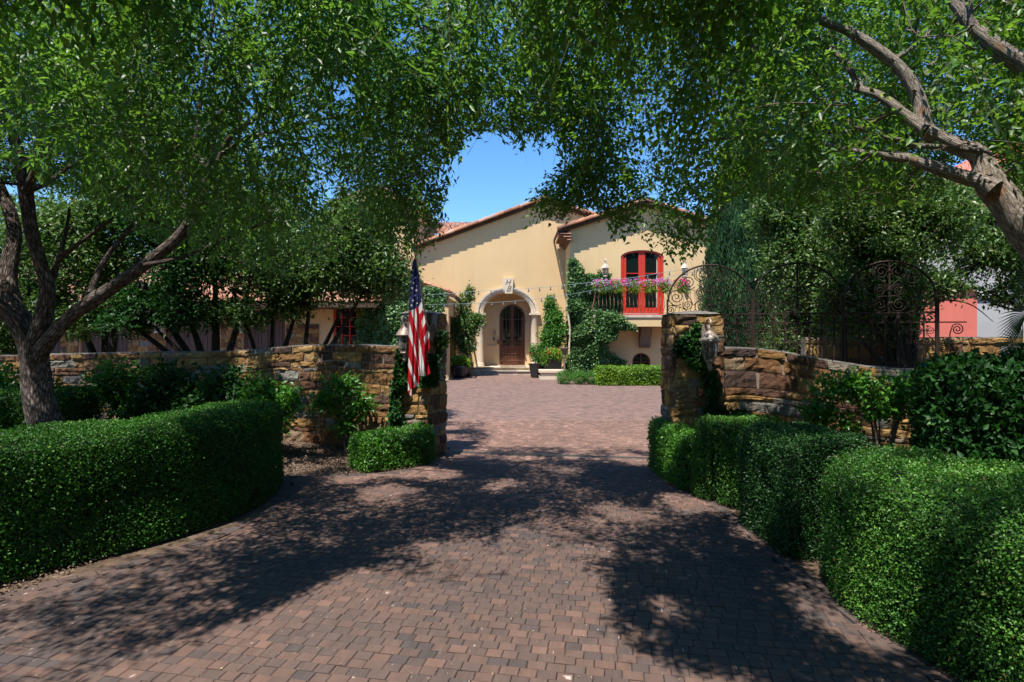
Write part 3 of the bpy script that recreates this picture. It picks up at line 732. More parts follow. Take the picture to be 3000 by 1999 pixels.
for k in range(nb):
    sc = MB()
    u = (k+0.5)*du; s = 1 if k % 2 else -1
    for (z, s2) in ((1.79, 1), (1.61, -1), (1.36, 1), (1.18, -1), (0.9, 1), (0.7, -1)):
        sc.tube([GP(p[0], p[1]) for p in spiral(u, z, r+0.008, math.pi/2*s2, s*s2, 1.9, 22)], 0.005, 4)
    for z0, z1 in ((1.79-r, 1.61+r), (1.18-r, 0.9+r)):
        sc.tube([GP(u-s*0.055, z0+0.02), GP(u-s*0.02, (z0+z1)/2+0.02), GP(u+s*0.055, z1-0.02)], 0.005, 4)
    sc.tube([GP(u-du/2, 1.79), GP(u+du/2, 1.79)], 0.003, 4); sc.tube([GP(u+du/2-0.012, 0.7), GP(u+du/2-0.012, 1.99)], 0.003, 4)
    sc.tube([GP(u+0.06*math.cos(a), 1.945+0.055*math.sin(a)) for a in np.linspace(-math.pi*0.5, math.pi*0.5, 8)], 0.005, 4)
    sc.tube([GP(u-0.06*math.cos(a), 1.945+0.055*math.sin(a)) for a in np.linspace(-math.pi*0.5, math.pi*0.5, 8)], 0.005, 4)
    sc.build('scroll', M['rust'], root)
br = MB(); g0 = 3*AW; br.obox(GP(g0, 1.886, -0.008), dd_*0.34, nn_*0.016, (0,0,0.016))
br.tube([GP(p[0], p[1]) for p in spiral(g0+0.235, 1.80, 0.075, 2.4, -1, 2.0)], 0.007, 5)
br.tube([GP(p[0], p[1]) for p in spline([(g0+0.18,1.85),(g0+0.15,1.75),(g0+0.14,1.69),(g0+0.05,1.66),(g0+0.0,1.62)], 5)], 0.007, 5)
br.tube([GP(p[0], p[1]) for p in spiral(g0+0.075, 1.56, 0.062, 1.6, -1, 2.0)], 0.007, 5)
br.build('end_scroll', M['rust'], root)

# ---------------------------------------------------------------- wall lanterns
M['bronze'] = plain('weathered_bronze', (0.27,0.21,0.17), 0.5, 0.5, 0.25, 0.35, 25, 0.25)
def glassmat():
    m, nt, b = newmat('seeded_glass', 0.15, 0.5); b.inputs['Base Color'].default_value = (0.5,0.5,0.47,1)
    b.inputs['Transmission Weight'].default_value = 0.85; b.inputs['IOR'].default_value = 1.2
    bump(nt, b, noise_n(nt, 50, 3), 0.5, 0.01); return m
M['seeded'] = glassmat()
M['pale_metal'] = plain('pale_painted_metal', (0.55,0.48,0.38), 0.5, 0.4, 0.2, 0.2, 20, 0.1)
M['bulb'] = plain('frosted_bulb', (0.7,0.68,0.62), 0.4, 0.5, 0, 0.05, 10, 0)
def lantern(label, loc, nrm, s=1.0, round_=True, metal='bronze', group=None):
    """loc: centre of the glass body; nrm: direction away from the wall"""
    x, y, z = loc; nx, ny = nrm; W = 0.17*s
    root = empty('wall_lantern', loc, label, 'lantern', group); mt = M[metal]; seg = 8 if round_ else 4
    bp = MB(); b0 = Vector((x-nx*W, y-ny*W, z)); t = Vector((-ny, nx, 0))
    bp.obox(b0 - t*0.045*s + Vector((0,0,0.02*s)) , t*0.09*s, Vector((nx,ny,0))*0.02, (0,0,0.30*s)); bp.build('backplate', mt, root)
    ar = MB(); n3 = Vector((nx, ny, 0)); c = Vector(loc)
    pts = [b0+Vector((0,0,0.22*s)), b0+n3*0.03*s+Vector((0,0,0.32*s)), c-n3*0.03*s+Vector((0,0,0.385*s)), c+n3*0.035*s+Vector((0,0,0.345*s)), c+n3*0.02*s+Vector((0,0,0.29*s)), c-n3*0.01*s+Vector((0,0,0.31*s)), c+Vector((0,0,0.335*s))]
    ar.tube([Vector(p) for p in spline([tuple(p) for p in pts], 5)], 0.013*s, 7)
    ar.build('bracket', mt, root); ar = MB(); ar.tube([b0+Vector((0,0,-0.1*s)), c-n3*0.05*s+Vector((0,0,-0.21*s)), c+Vector((0,0,-0.19*s))], 0.009*s, 6); ar.build('lower_arm', mt, root)
    rf = MB(); rf.lathe([(0.02*s,0.30*s),(0.035*s,0.27*s),(0.022*s,0.25*s),(0.05*s,0.215*s),(0.085*s,0.185*s),(0.108*s,0.145*s),(0.128*s,0.115*s),(0.13*s,0.105*s),(0.09*s,0.105*s)], loc, 20 if round_ else 4); rf.build('roof', mt, root, round_)
    gl = MB(); gl.lathe([(0.088*s,0.095*s),(0.086*s,0.0),(0.078*s,-0.07*s),(0.055*s,-0.125*s),(0.05*s,-0.125*s),(0.07*s,-0.07*s),(0.078*s,0),(0.08*s,0.09*s)], loc, 20 if round_ else 4); gl.build('glass', M['seeded'], root, round_)
    ri = MB()
    for k in range(seg):
        a = 2*math.pi*(k+ (0 if not round_ else 0.5))/seg; ri.tube([(x+r_*math.cos(a)*s, y+r_*math.sin(a)*s, z+zz*s) for r_, zz in ((0.092,0.1),(0.090,0.0),(0.081,-0.07),(0.058,-0.13))], 0.0045*s, 5)
    ri.lathe([(0.094*s,0.105*s),(0.097*s,0.10*s),(0.094*s,0.09*s),(0.085*s,0.09*s)], loc, 20 if round_ else 4); ri.build('rib', mt, root)
    ft = MB(); ft.lathe([(0.062*s,-0.12*s),(0.064*s,-0.14*s),(0.03*s,-0.16*s),(0.02*s,-0.19*s),(0.032*s,-0.22*s),(0.02*s,-0.25*s),(0.005*s,-0.27*s)], loc, 14); ft.build('finial', mt, root, True)
    bu = MB(); bu.lathe([(0.004,0.085*s),(0.012*s,0.06*s),(0.03*s,0.02*s),(0.034*s,-0.02*s),(0.02*s,-0.05*s),(0.006*s,-0.06*s)], loc, 12); bu.build('bulb', M['bulb'], root, True)
    return root
nl = Vector((-sv.x, -sv.y))
lc = (PL_L+PL_F)/2 + nl*0.215 - Vector((0.055, 0))
lantern('round bronze lantern half hidden by the flag on the left gate pier', (lc.x, lc.y, 1.62), nl, 1.0)
lantern('round bronze lantern with ribbed glass on the ivy-grown right gate pier', (2.33, 6.70, 1.545), (0.05,-0.998), 0.95)
# ---------------------------------------------------------------- flag on its slanted pole
def clothmat(name, col):
    m, nt, b = newmat(name, 0.8, 0.1); b.inputs['Base Color'].default_value = (*col, 1)
    t = N(nt, 'ShaderNodeBsdfTranslucent'); t.inputs['Color'].default_value = (*col, 1)
    mx = N(nt, 'ShaderNodeMixShader'); mx.inputs[0].default_value = 0.22; L(nt, b.outputs[0], mx.inputs[1]); L(nt, t.outputs[0], mx.inputs[2])
    L(nt, mx.outputs[0], nt.nodes['Material Output'].inputs['Surface']); bump(nt, b, noise_n(nt, 260, 2), 0.1, 0.001); return m
FR = clothmat('red_cloth', (0.42,0.012,0.02)); FW = clothmat('white_cloth', (0.62,0.60,0.58)); FB = clothmat('navy_cloth', (0.025,0.03,0.095))
def fz(x, y):  return Q(1130 + x/3.136, 700 + y/3.136, FD(x, y))
def FD(x, y):
    t = (y-180)/1200; ph = (x-205)/95*math.pi*1.0
    return 7.62 - 0.05*t + (0.035*math.cos(ph*2.1+0.4*math.sin(y*0.006)) + 0.02*math.cos(ph*4.7+y*0.004))*min(1, 0.3+t)
mb = MB(); root = empty('flag', fz(385, 850), 'stars and stripes flag hanging in folds from a slanted pole on the left gate pier', 'flag')
sil_l = [(262,178),(240,260),(228,380),(218,560),(217,655),(210,800),(211,1000),(205,1200),(203,1400)]
canton = [(262,176),(274,182),(302,330),(330,575),(300,626),(272,642),(225,662),(214,655),(216,560),(226,380),(238,260)]
left = [(214,650),(300,620),(305,700),(303,900),(309,1100),(309,1240),(300,1352),(268,1362),(222,1385),(203,1402),(203,1250),(209,1000),(208,800)]
tail = [(205,1398),(222,1383),(250,1366),(247,1465),(232,1452),(214,1425)]
right = [(298,622),(330,572),(342,650),(387,840),(404,875),(401,950),(406,990),(388,1040),(376,1052),(382,1110),(412,1235),(366,1262),(318,1262),(308,1130),(302,900),(304,700)]
Lred = [[(214,662),(230,660),(262,760),(290,870),(303,960),(309,1130),(309,1215),(296,1140),(262,960),(228,800),(212,745)],
        [(211,905),(214,890),(238,960),(275,1090),(304,1210),(306,1300),(300,1335),(262,1250),(225,1130),(207,1080)],
        [(204,1170),(205,1165),(228,1230),(255,1310),(270,1362),(222,1385),(208,1330),(203,1290)],
        [(274,642),(300,622),(305,700),(304,880),(298,820),(288,720)]]
Lwh_in = []
Rwh = [[(305,690),(304,622),(330,572),(342,645),(316,686)], [(329,762),(353,698),(366,768),(337,832)], [(350,912),(387,836),(404,880),(400,905),(362,978)],
       [(304,1000),(303,900),(318,960),(336,1060),(352,1170),(368,1250),(366,1264),(318,1264),(306,1150)]]
Rred2 = [[(303,1100),(312,1180),(322,1262),(316,1262),(309,1240)]]
Twh = [[(232,1376),(243,1370),(238,1452),(220,1430)]]
st = 3.0; gx = np.arange(198, 418, st); gy = np.arange(172, 1470, st)
XX, YY = np.meshgrid(gx+st/2, gy+st/2); 
def ip(p): return inpoly(XX, YY, p)
IN = ip(canton)|ip(left)|ip(tail)|ip(right)
mi = np.full(XX.shape, 1); rr = ip(right) & ~ip(left); mi[rr] = 0
for p in Rwh: mi[ip(p) & rr] = 1
for p in Rred2: mi[ip(p) & rr] = 0
ll = ip(left)
for p in Lred: mi[ip(p) & ll] = 0
tt = ip(tail) & ~ll; mi[tt] = 0
for p in Twh: mi[ip(p) & tt] = 1
mi[ip(canton)] = 2
idx = {}; vs = []; fs = []; ms = []
def vid(i, j):
    if (i, j) not in idx: idx[(i, j)] = len(vs); vs.append(fz(gx[0]+i*st, gy[0]+j*st))
    return idx[(i, j)]
for j in range(XX.shape[0]):
    for i in range(XX.shape[1]):
        if IN[j, i]: fs.append((vid(i,j), vid(i,j+1), vid(i+1,j+1), vid(i+1,j))); ms.append(int(mi[j, i]))
me = bpy.data.meshes.new('cloth'); me.from_pydata(vs, [], fs); me.polygons.foreach_set('material_index', np.array(ms, np.int32))
cloth = link('cloth', me, [FR, FW, FB], root, True)
for (x, y, r) in ((253,290,13),(240,338,9),(272,360,14),(233,392,7),(258,407,14),(286,433,8),(243,453,14),(281,474,14),(232,498,9),(266,521,14),(295,545,7),(224,548,6),(252,568,14),(290,592,12),(238,612,14)):
    s = MB(); pts = []
    for k in range(10):
        a = math.pi/2 + k*math.pi/5; q = r if k % 2 == 0 else r*0.4; pts.append((x+q*math.cos(a)*(0.9 if r > 10 else 0.7), y-q*math.sin(a)))
    vv = [fz(px, py) - Vector((0,0.004,0)) for px, py in pts] + [fz(x, y) - Vector((0,0.004,0))]
    s.add(vv, [(10, (k+1) % 10, k) for k in range(10)]); s.build('star', FW, cloth)
tip = Q(1130+258/3.136, 700+82/3.136, 7.62); base = Q(1130+398/3.136, 700+890/3.136, 7.93)
M['white_pole'] = plain('pale_wooden_pole', (0.55,0.42,0.27), 0.5, 0.4, 0, 0.15, 10, 0)
pl = MB(); pl.tube([tip, base], 0.011, 10); pl.build('pole', M['white_pole'], root)
M['verdigris'] = plain('verdigris_finial', (0.12,0.22,0.24), 0.4, 0.5, 0.4)
f_ = MB(); f_.lathe([(0.011,-0.05),(0.02,-0.04),(0.015,-0.01),(0.026,0.01),(0.03,0.03),(0.02,0.05),(0.004,0.06)], tip, 12); f_.build('finial', M['verdigris'], root)
bk = MB(); bk.tube([base+Vector((-0.01,-0.03,0.14)), base], 0.02, 10); bk.obox(base+Vector((-0.05,0.0,-0.07)), (0.1,0.02,0), (0,0.03,0), (0,0,0.14)); bk.build('bracket', M['steel'], root)

# ---------------------------------------------------------------- loose gravel
n = 15000; x = RNG.uniform(-4.8, -0.9, n*2); y = RNG.uniform(3.2, 9.4, n*2)
k = inpoly(x, y, [(-3.6,3.4),(-3.3,3.5),(-3.05,4.4),(-2.86,5.4),(-2.76,6.3),(-2.7,6.95),(-2.45,7.08),(-2.0,7.05),(-1.5,7.2),(-1.12,7.6),(-1.0,8.0),(-1.6,8.4),(-3.2,9.1),(-4.6,9.4),(-4.6,7),(-3.4,6.6)])
x, y = x[k][:n], y[k][:n]; n = len(x); z = np.full(n, 0.016)
leaves_object('gravel', np.stack([x,y,z],1), rand_dir(n)*np.array([1,1,0.15]), np.tile([0,0,1.0],(n,1))+RNG.normal(size=(n,3))*0.4, RNG.uniform(0.012,0.035,n), RNG.uniform(0.012,0.028,n),
    rndmat('gravel_chip', [(0,(0.06,0.04,0.03)),(0.5,(0.15,0.10,0.072)),(1,(0.28,0.21,0.16))], 0.9, 0.1), None, None, 0.4)
tag(bpy.data.objects['gravel'], kind='stuff', label='loose brown gravel and leaf litter scattered between hedge and stone wall', cat='gravel')
n = 650; x = RNG.uniform(-3, 2.6, n); y = 2.6 + 9*RNG.random(n)**1.3
o = leaves_object('leaf_litter', np.stack([x,y,np.full(n,0.006)],1), rand_dir(n)*np.array([1,1,0.1]), np.tile([0,0,1.0],(n,1))+RNG.normal(size=(n,3))*0.25, RNG.uniform(0.006,0.018,n), RNG.uniform(0.004,0.009,n),
    rndmat('dry_leaf', [(0,(0.12,0.07,0.03)),(0.5,(0.3,0.21,0.1)),(1,(0.45,0.36,0.22))], 0.8, 0.1), None, None, 0.3)
tag(o, 'tiny dry leaves and bits of litter scattered over the driveway pavers', 'leaf litter', kind='stuff')
# ---------------------------------------------------------------- house materials
M['stucco'] = stucco('tan_stucco', (0.57,0.402,0.212))
M['stucco_y'] = stucco('cream_stucco', (0.57,0.41,0.218))
M['stucco_rough'] = stucco('porch_stucco', (0.56,0.41,0.25))
M['cast'] = plain('cast_stone', (0.56,0.46,0.34), 0.85, 0.2, 0, 0.12, 12, 0.3, 0.006)
M['corbel'] = plain('weathered_corbel_stone', (0.16,0.125,0.085), 0.9, 0.2, 0, 0.4, 14, 0.6, 0.015)
M['tile'] = rndmat('clay_tile', [(0,(0.13,0.08,0.06)),(0.3,(0.32,0.15,0.09)),(0.6,(0.42,0.19,0.105)),(0.85,(0.46,0.29,0.2)),(1,(0.28,0.19,0.15))], 0.85, 0.2, 12, 0.3, 0.4, 0.008)
M['fascia'] = plain('dark_fascia', (0.075,0.045,0.03), 0.8, 0.2)
M['red'] = plain('red_paint', (0.46,0.03,0.012), 0.45, 0.4, 0, 0.12, 5, 0.05)
M['door_wood'] = plain('stained_door_wood', (0.13,0.045,0.02), 0.45, 0.4, 0, 0.35, 9, 0.2)
M['copper'] = plain('copper_brown_iron', (0.19,0.095,0.06), 0.6, 0.4, 0.3, 0.25, 20, 0.1)
M['brown_door'] = plain('brown_garage_paint', (0.10,0.068,0.058), 0.75, 0.2, 0, 0.15, 4, 0.2)
def paneglass():
    m, nt, b = newmat('window_glass', 0.04, 0.5); b.inputs['Base Color'].default_value = (0.008,0.011,0.010,1); b.inputs['IOR'].default_value = 1.45; return m
M['glass'] = paneglass()
M['pot'] = plain('dark_glazed_pot', (0.022,0.02,0.022), 0.35, 0.5, 0, 0.4, 12, 0.3)
M['terracotta'] = plain('terracotta_pot', (0.40,0.14,0.06), 0.8, 0.2)
M['step'] = rndmat('step_stone', [(0,(0.36,0.27,0.17)),(0.5,(0.52,0.42,0.29)),(1,(0.60,0.52,0.40))], 0.85, 0.2, 14, 0.25)
M['bluestone'] = rndmat('grey_step_stone', [(0,(0.32,0.28,0.23)),(0.5,(0.48,0.41,0.32)),(1,(0.56,0.50,0.40))], 0.85, 0.2, 14, 0.3)

def solid_wall(mb, outer, holes, y, t, m=0):
    """x-z polygon with openings, front at y, thickness t backwards (with reveals)"""
    loops = [[Vector((a, b, 0)) for a, b in outer]] + [[Vector((a, b, 0)) for a, b in h] for h in holes]
    tr = tessellate_polygon(loops); flat = [p for l in loops for p in l]
    fs = []
    for q in tr:
        a, b, c = (flat[i] for i in q); s = (b.x-a.x)*(c.y-a.y)-(b.y-a.y)*(c.x-a.x)
        fs.append(q if s > 0 else q[::-1])
    mb.add([(p.x, y, p.y) for p in flat], fs, 0.5, m)
    for l in loops:
        n = len(l); mb.add([(p.x, y, p.y) for p in l]+[(p.x, y+t, p.y) for p in l], [(i, (i+1) % n, n+(i+1) % n, n+i) for i in range(n)], 0.5, m)
def arch_pts(cx, a, z0, zs, b, n=20):
    return [(cx-a, z0)] + [(cx+a, z0)] + [(cx+a*math.cos(t), zs+b*math.sin(t)) for t in np.linspace(0, math.pi, n)]
def tile_roof(name, p0, rd, length, sd, slen, parent, pitch=0.25, course=0.40, seed=1, amp=0.075):
    """p0 upper corner, rd unit ridge direction, sd unit down-slope"""
    rg = np.random.default_rng(seed); p0, rd, sd = Vector(p0), Vector(rd), Vector(sd); up = rd.cross(sd).normalized()
    if up.z < 0: up = -up
    nr = max(1, int(length/pitch)); ns = max(1, int(slen/course)); sub = 6; mb = MB()
    for r_ in range(nr):
        for c in range(ns):
            vs = []; dz = rg.normal()*0.006; ds = rg.normal()*0.012
            for e, (s_, lift) in enumerate((((c)*course-0.03, 0.0), ((c+1)*course+ds, 0.028))):
                for k in range(sub+1):
                    a = k/sub; h = amp*math.sin(math.pi*a)**0.8; vs.append(p0 + rd*((r_+a)*pitch) + sd*max(s_, 0) + up*(h+lift+dz))
            o = len(vs)
            for k in range(sub+1): vs.append(vs[sub+1+k] - up*0.03)
            m = sub+1; fs = [(k, k+1, m+k+1, m+k) for k in range(sub)] + [(m+k, m+k+1, o+k+1, o+k) for k in range(sub)]
            mb.add(vs, fs, float(np.clip(0.55+rg.normal()*0.3, 0, 1)))
    return mb.build(name, M['tile'], parent)
def rake_tiles(name, a, b, r0, parent, seed=1):
    rg = np.random.default_rng(seed); a, b = Vector(a), Vector(b); L_ = (b-a).length; n = max(1, int(L_/0.42)); d = (b-a)/n; mb = MB()
    up = Vector((0,0,1))
    for i in range(n):
        p, q = a+d*i, a+d*(i+1.08); n_ = 10; vs = []; side = Vector((0,1,0))
        nrm = d.normalized().cross(side); nrm = nrm if nrm.z > 0 else -nrm
        for (c, rr, lf) in ((p, r0*0.80, 0.0), (q, r0*1.12, 0.0), (q, r0*0.86, 0.0)):
            for k in range(n_+1):
                t = -0.35+ (math.pi+0.7)*k/n_; vs.append(c + side*(-rr*math.cos(t)) + nrm*(rr*math.sin(t)))
        m = n_+1; mb.add(vs, [(k, k+1, m+k+1, m+k) for k in range(n_)]+[(m+k, m+k+1, 2*m+k+1, 2*m+k) for k in range(n_)], float(np.clip(0.5+rg.normal()*0.27, 0, 1)))
    return mb.build(name, M['tile'], parent)
def frame_loop(mb, outer, inner, y0, y1, c=0.5, m=0):
    n = len(outer); vs = [(a, y0, b) for a, b in outer]+[(a, y0, b) for a, b in inner]+[(a, y1, b) for a, b in outer]+[(a, y1, b) for a, b in inner]; fs = []
    for i in range(n):
        j = (i+1) % n; fs += [(i, j, n+j, n+i), (2*n+i, 3*n+i, 3*n+j, 2*n+j), (i, 2*n+i, 2*n+j, j), (n+i, n+j, 3*n+j, 3*n+i)]
    mb.add(vs, fs, c, m)
def arch_loop(cx, a, z0, zs, b, n=18):
    return [(cx-a, z0), (cx+a, z0)] + [(cx+a*math.cos(t), zs+b*math.sin(t)) for t in np.linspace(0, math.pi, n)]

# ---------------------------------------------------------------- the house
H = empty('house', (2.0, 29, 0), 'tan stucco villa with clay tile roofs, arched stone entry and red balcony doors', 'house')
Y1 = 28.6; Y2 = 26.4; AX, AZ = 1.6, 8.62
zl = lambda x: AZ - 0.367*(AX-x); zr = lambda x: AZ - 0.32*(x-AX)
w1 = MB(); hole = arch_pts(-0.24, 1.2, 0.36, 3.05, 1.06)
solid_wall(w1, [(-4.75,0), (5.4,0), (5.4,zr(5.4)), (AX,AZ), (-4.75,zl(-4.75))], [hole], Y1, 0.25)
w1.box(-4.75, -4.5, Y1+0.25, 38, 0, zl(-4.75)-0.02)
w1.build('wall', M['stucco'], H)
pw = MB(); n = len(hole)      # porch recess: sides and barrel ceiling, back wall with the door opening
YB = 29.75; pw.add([(a*1.002, Y1+0.25, b) for a, b in hole]+[(a*1.002, YB, b) for a, b in hole], [((i+1) % n, i, n+i, n+(i+1) % n) for i in range(n)])
dh = arch_pts(0.01, 0.67, 0.36, 2.9, 0.67)
solid_wall(pw, [(-1.9,0.36),(1.6,0.36),(1.6,4.6),(-1.9,4.6)], [dh, [(-1.27,1.42),(-0.97+0.12,1.42),(-0.85,2.28),(-1.27,2.28)]], YB, 0.18)
pw.box(-1.35, -0.8, YB+0.06, YB+0.1, 1.35, 2.35)
pw.build('porch_wall', M['stucco_rough'], H)
ar = MB(); a0 = arch_loop(-0.24, 1.58, 3.05, 3.05, 1.31)[2:]; a1 = arch_loop(-0.24, 1.2, 3.05, 3.05, 1.06)[2:]
def band(mb, ro, ri, y0, y1):
    n = len(ro); vs = []
    for (l, y) in ((ro, Y1), (ro, y0), (ri, y1), (ri, Y1+0.2)): vs += [(a, y, b) for a, b in l]
    fs = [(k*n+i, k*n+i+1, (k+1)*n+i+1, (k+1)*n+i) for k in range(3) for i in range(n-1)]; mb.add(vs, [f[::-1] for f in fs])
lerp = lambda t: [(p[0]*(1-t)+q[0]*t, p[1]*(1-t)+q[1]*t) for p, q in zip(a0, a1)]
band(ar, lerp(0), lerp(0.35), Y1-0.16, Y1-0.16); band(ar, lerp(0.37), lerp(0.62), Y1-0.10, Y1-0.10); band(ar, lerp(0.64), lerp(1), Y1-0.19, Y1-0.13)
for s, xa, xb in ((0, -1.82, -1.40), (1, 0.92, 1.34)): ar.box(xa-0.06, xb+0.08, Y1-0.24, Y1+0.2, 2.95, 3.05)
ar.build('entry_arch', M['cast'], H)
ks = MB(); ks.add([(x_, y_, z_) for y_ in (Y1-0.26, Y1) for x_, z_ in ((-0.42,4.02),(0.02,4.02),(0.08,4.78),(-0.47,4.78))], [(0,1,2,3),(1,5,6,2),(5,4,7,6),(4,0,3,7),(3,2,6,7),(4,5,1,0)])
kso = ks.build('keystone', M['cast'], H)
def text_mesh(name, txt, size, loc, mat, parent, depth=0.01, shear=0.0):
    cu = bpy.data.curves.new(name, 'FONT'); cu.body = txt; cu.size = size; cu.extrude = depth; cu.shear = shear; cu.align_x = 'CENTER'; cu.offset = 0.004
    t = bpy.data.objects.new(name+'_curve', cu); COL.objects.link(t); bpy.context.view_layer.update()
    me = bpy.data.meshes.new_from_object(t.evaluated_get(bpy.context.evaluated_depsgraph_get())); bpy.data.objects.remove(t)
    me.transform(Matrix.Translation(loc) @ Matrix.Rotation(R(90), 4, 'X')); me.materials.clear()
    return link(name, me, mat, parent)
M['carving'] = plain('shadowed_carving', (0.20,0.15,0.10), 0.9, 0.1)
text_mesh('carved_letter', 'H', 0.36, (-0.22, Y1-0.262, 4.46), M['carving'], kso, 0.006, 0.35)
text_mesh('carved_letter', 'B', 0.40, (-0.18, Y1-0.262, 4.12), M['carving'], kso, 0.006, 0.35)
for cx in (-1.61, 1.13):
    cl = MB(); cl.lathe([(0.24,0),(0.24,0.07),(0.20,0.09),(0.23,0.14),(0.185,0.19),(0.175,0.25),(0.172,1.4),(0.155,2.5),(0.17,2.53),(0.155,2.56),(0.2,2.6)], (cx, Y1-0.02, 0.36), 24)
    cl.build('column', M['cast'], H, True)
st = MB()     # two entry steps with stone slabs
def slabs(x0, x1, y0, y1, z0, z1, n, seed, m):
    rg = np.random.default_rng(seed); xs = np.sort(np.concatenate([[x0, x1], np.linspace(x0, x1, n+1)[1:-1]+rg.normal(size=n-1)*0.05]))
    for a, b in zip(xs[:-1], xs[1:]): st.box(a+0.004, b-0.004, y0, y1, z0, z1, rg.random(), m)
slabs(-2.05, 1.30, 27.65, 28.4, 0.0, 0.165, 13, 1, 1); slabs(-2.10, 1.34, 27.6, 28.05, 0.168, 0.205, 6, 5, 1)
slabs(-1.85, 1.22, 28.05, 28.7, 0.17, 0.33, 14, 2, 0); slabs(-1.92, 1.26, 27.98, 29.9, 0.333, 0.365, 7, 3, 0)
st.build('entry_steps', [M['step'], M['bluestone']], H)
dm = MB(); dm.box(-0.62, 0.72, 28.15, 28.75, 0.367, 0.385); tag(dm.build('doormat', M['slate']), 'dark doormat lying on the top entry step before the arched door', 'doormat')
# front door
D = MB(); frame_loop(D, arch_loop(0.01,0.67,0.37,2.9,0.67), arch_loop(0.01,0.59,0.40,2.9,0.59), YB+0.02, YB+0.16)
door = D.build('front_door', M['door_wood'], H)
for s in (-1, 1):
    lf = MB(); xs = (0.01, 0.60) if s > 0 else (-0.58, 0.01)
    cx = 0.01+s*0.295
    for a, b in ((xs[0]+0.004, xs[0]+0.085), (xs[1]-0.085, xs[1]-0.004)):
        zt = 2.9+0.585*math.sqrt(max(0, 1-(max(abs(a-0.01), abs(b-0.01))/0.59)**2)) if True else 0
        lf.box(a, b, YB+0.07, YB+0.11, 0.40, max(zt, 2.9))
    lf.box(xs[0], xs[1], YB+0.075, YB+0.105, 0.40, 0.6); lf.box(xs[0]+0.08, xs[1]-0.08, YB+0.085, YB+0.10, 0.6, 1.28); lf.box(xs[0], xs[1], YB+0.072, YB+0.108, 1.28, 1.40)
    for q in range(3): lf.box(xs[0]+0.13+q*0.12, xs[0]+0.20+q*0.12, YB+0.07, YB+0.09, 0.7, 1.2)
    l = lf.build('door_leaf', M['door_wood'], door)
    hd = MB(); hx = 0.01+s*0.055; hd.tube([(hx,YB+0.07,1.32),(hx,YB+0.03,1.34),(hx,YB+0.03,1.5),(hx,YB+0.07,1.52)], 0.012, 6); hd.build('door_handle', M['bronze'], door)
gp = MB(); gp.add([(a, YB+0.12, b) for a, b in arch_loop(0.01,0.6,0.41,2.9,0.6)], [tuple(range(20))]); gp.build('door_glass', M['glass'], door)
ig = MB(); YG = YB-0.03
for k in range(9):
    x = -0.62+k*0.1575; zt = 2.9+math.sqrt(max(0, 0.64**2-(x-0.01)**2)); ig.tube([(x,YG,0.40),(x,YG,zt)], 0.009, 5)
for z in (0.42,0.62,0.82,1.0,1.72,2.78): ig.box(-0.64, 0.66, YG-0.008, YG+0.008, z-0.009, z+0.009)
for k in range(8):
    x = -0.54+k*0.1575; ig.tube([(x-0.05,YG,0.68),(x+0.05,YG,0.76)], 0.005, 4); ig.tube([(x+0.05,YG,0.68),(x-0.05,YG,0.76)], 0.005, 4)
    for z in (1.45, 1.56): ig.tube([(x+0.05*math.cos(a), YG, z+0.05*math.sin(a)) for a in np.linspace(0, 6.28, 11)], 0.005, 4)
ig.build('door_grille', M['copper'], H)
lb = MB(); lb.box(-0.78, -0.56, YG-0.06, YG+0.04, 1.50, 1.70); lb.build('lock_box', M['copper'], H)
for z in (2.66, 0.72):
    hg = MB(); hg.box(0.66, 0.76, YG-0.03, YG+0.03, z, z+0.05); hg.build('hinge', M['copper'], H)
ic = MB(); ic.box(-0.95,-0.86, YB-0.035, YB, 1.98, 2.16); ic.build('intercom', M['bronze'], H)
ic = MB(); ic.box(-0.99,-0.92, YB-0.03, YB, 1.68, 1.83); ic.build('doorbell', M['pot'], H)
# roof over the main gable
ud = Vector((-1,0,-0.367)).normalized(); vd = Vector((1,0,-0.32)).normalized()
apex = Vector((AX, Y1-0.28, AZ+0.12))
tile_roof('roof', apex, (0,1,0), 9.5, ud, 7.1, H, seed=3); tile_roof('roof', apex, (0,1,0), 9.5, vd, 4.2, H, seed=4)
rake_tiles('rake_tile', Vector((-4.95, Y1-0.3, zl(-4.95)+0.13)), apex+Vector((0,-0.02,0.03)), 0.12, H, 5)
rake_tiles('rake_tile', Vector((5.4, Y1-0.3, zr(5.4)+0.13)), apex+Vector((0,-0.02,0.03)), 0.12, H, 6)
fb = MB()
for (xa, xb, f_) in ((-4.95, AX, zl), (AX, 5.4, zr)):
    fb.add([(xa,Y1-0.17,f_(xa)-0.04),(xb,Y1-0.17,f_(xb)-0.04),(xb,Y1-0.17,f_(xb)+0.10),(xa,Y1-0.17,f_(xa)+0.10),(xa,Y1+0.1,f_(xa)-0.03),(xb,Y1+0.1,f_(xb)-0.03)], [(0,1,2,3),(1,0,4,5)])
fb.build('fascia', M['fascia'], H)
# wing
BX, BZ = 6.1, 7.94; z2l = lambda x: BZ-0.32*(BX-x); z2r = lambda x: BZ-0.30*(x-BX)
w2 = MB(); fd = [(5.05,2.86),(7.04,2.86),(7.04,5.55)] + [(6.045+0.995*math.cos(t), 5.55+0.32*math.sin(t)) for t in np.linspace(0.05, math.pi-0.05, 12)] + [(5.05,5.55)]
def lowwin(cx): return arch_loop(cx, 0.42, 0.28, 0.72, 0.38, 12)
solid_wall(w2, [(2.68,0),(9.48,0),(9.48,z2r(9.48)),(BX,BZ),(2.68,z2l(2.68))], [fd, lowwin(6.0), lowwin(3.55), lowwin(8.5)], Y2, 0.25)
w2.box(2.68, 2.93, Y2+0.25, Y1, 0, z2l(2.68)-0.05); w2.box(9.23, 9.48, Y2+0.25, 36, 0, z2r(9.48)-0.05)
w2.build('wall', M['stucco_y'], H)
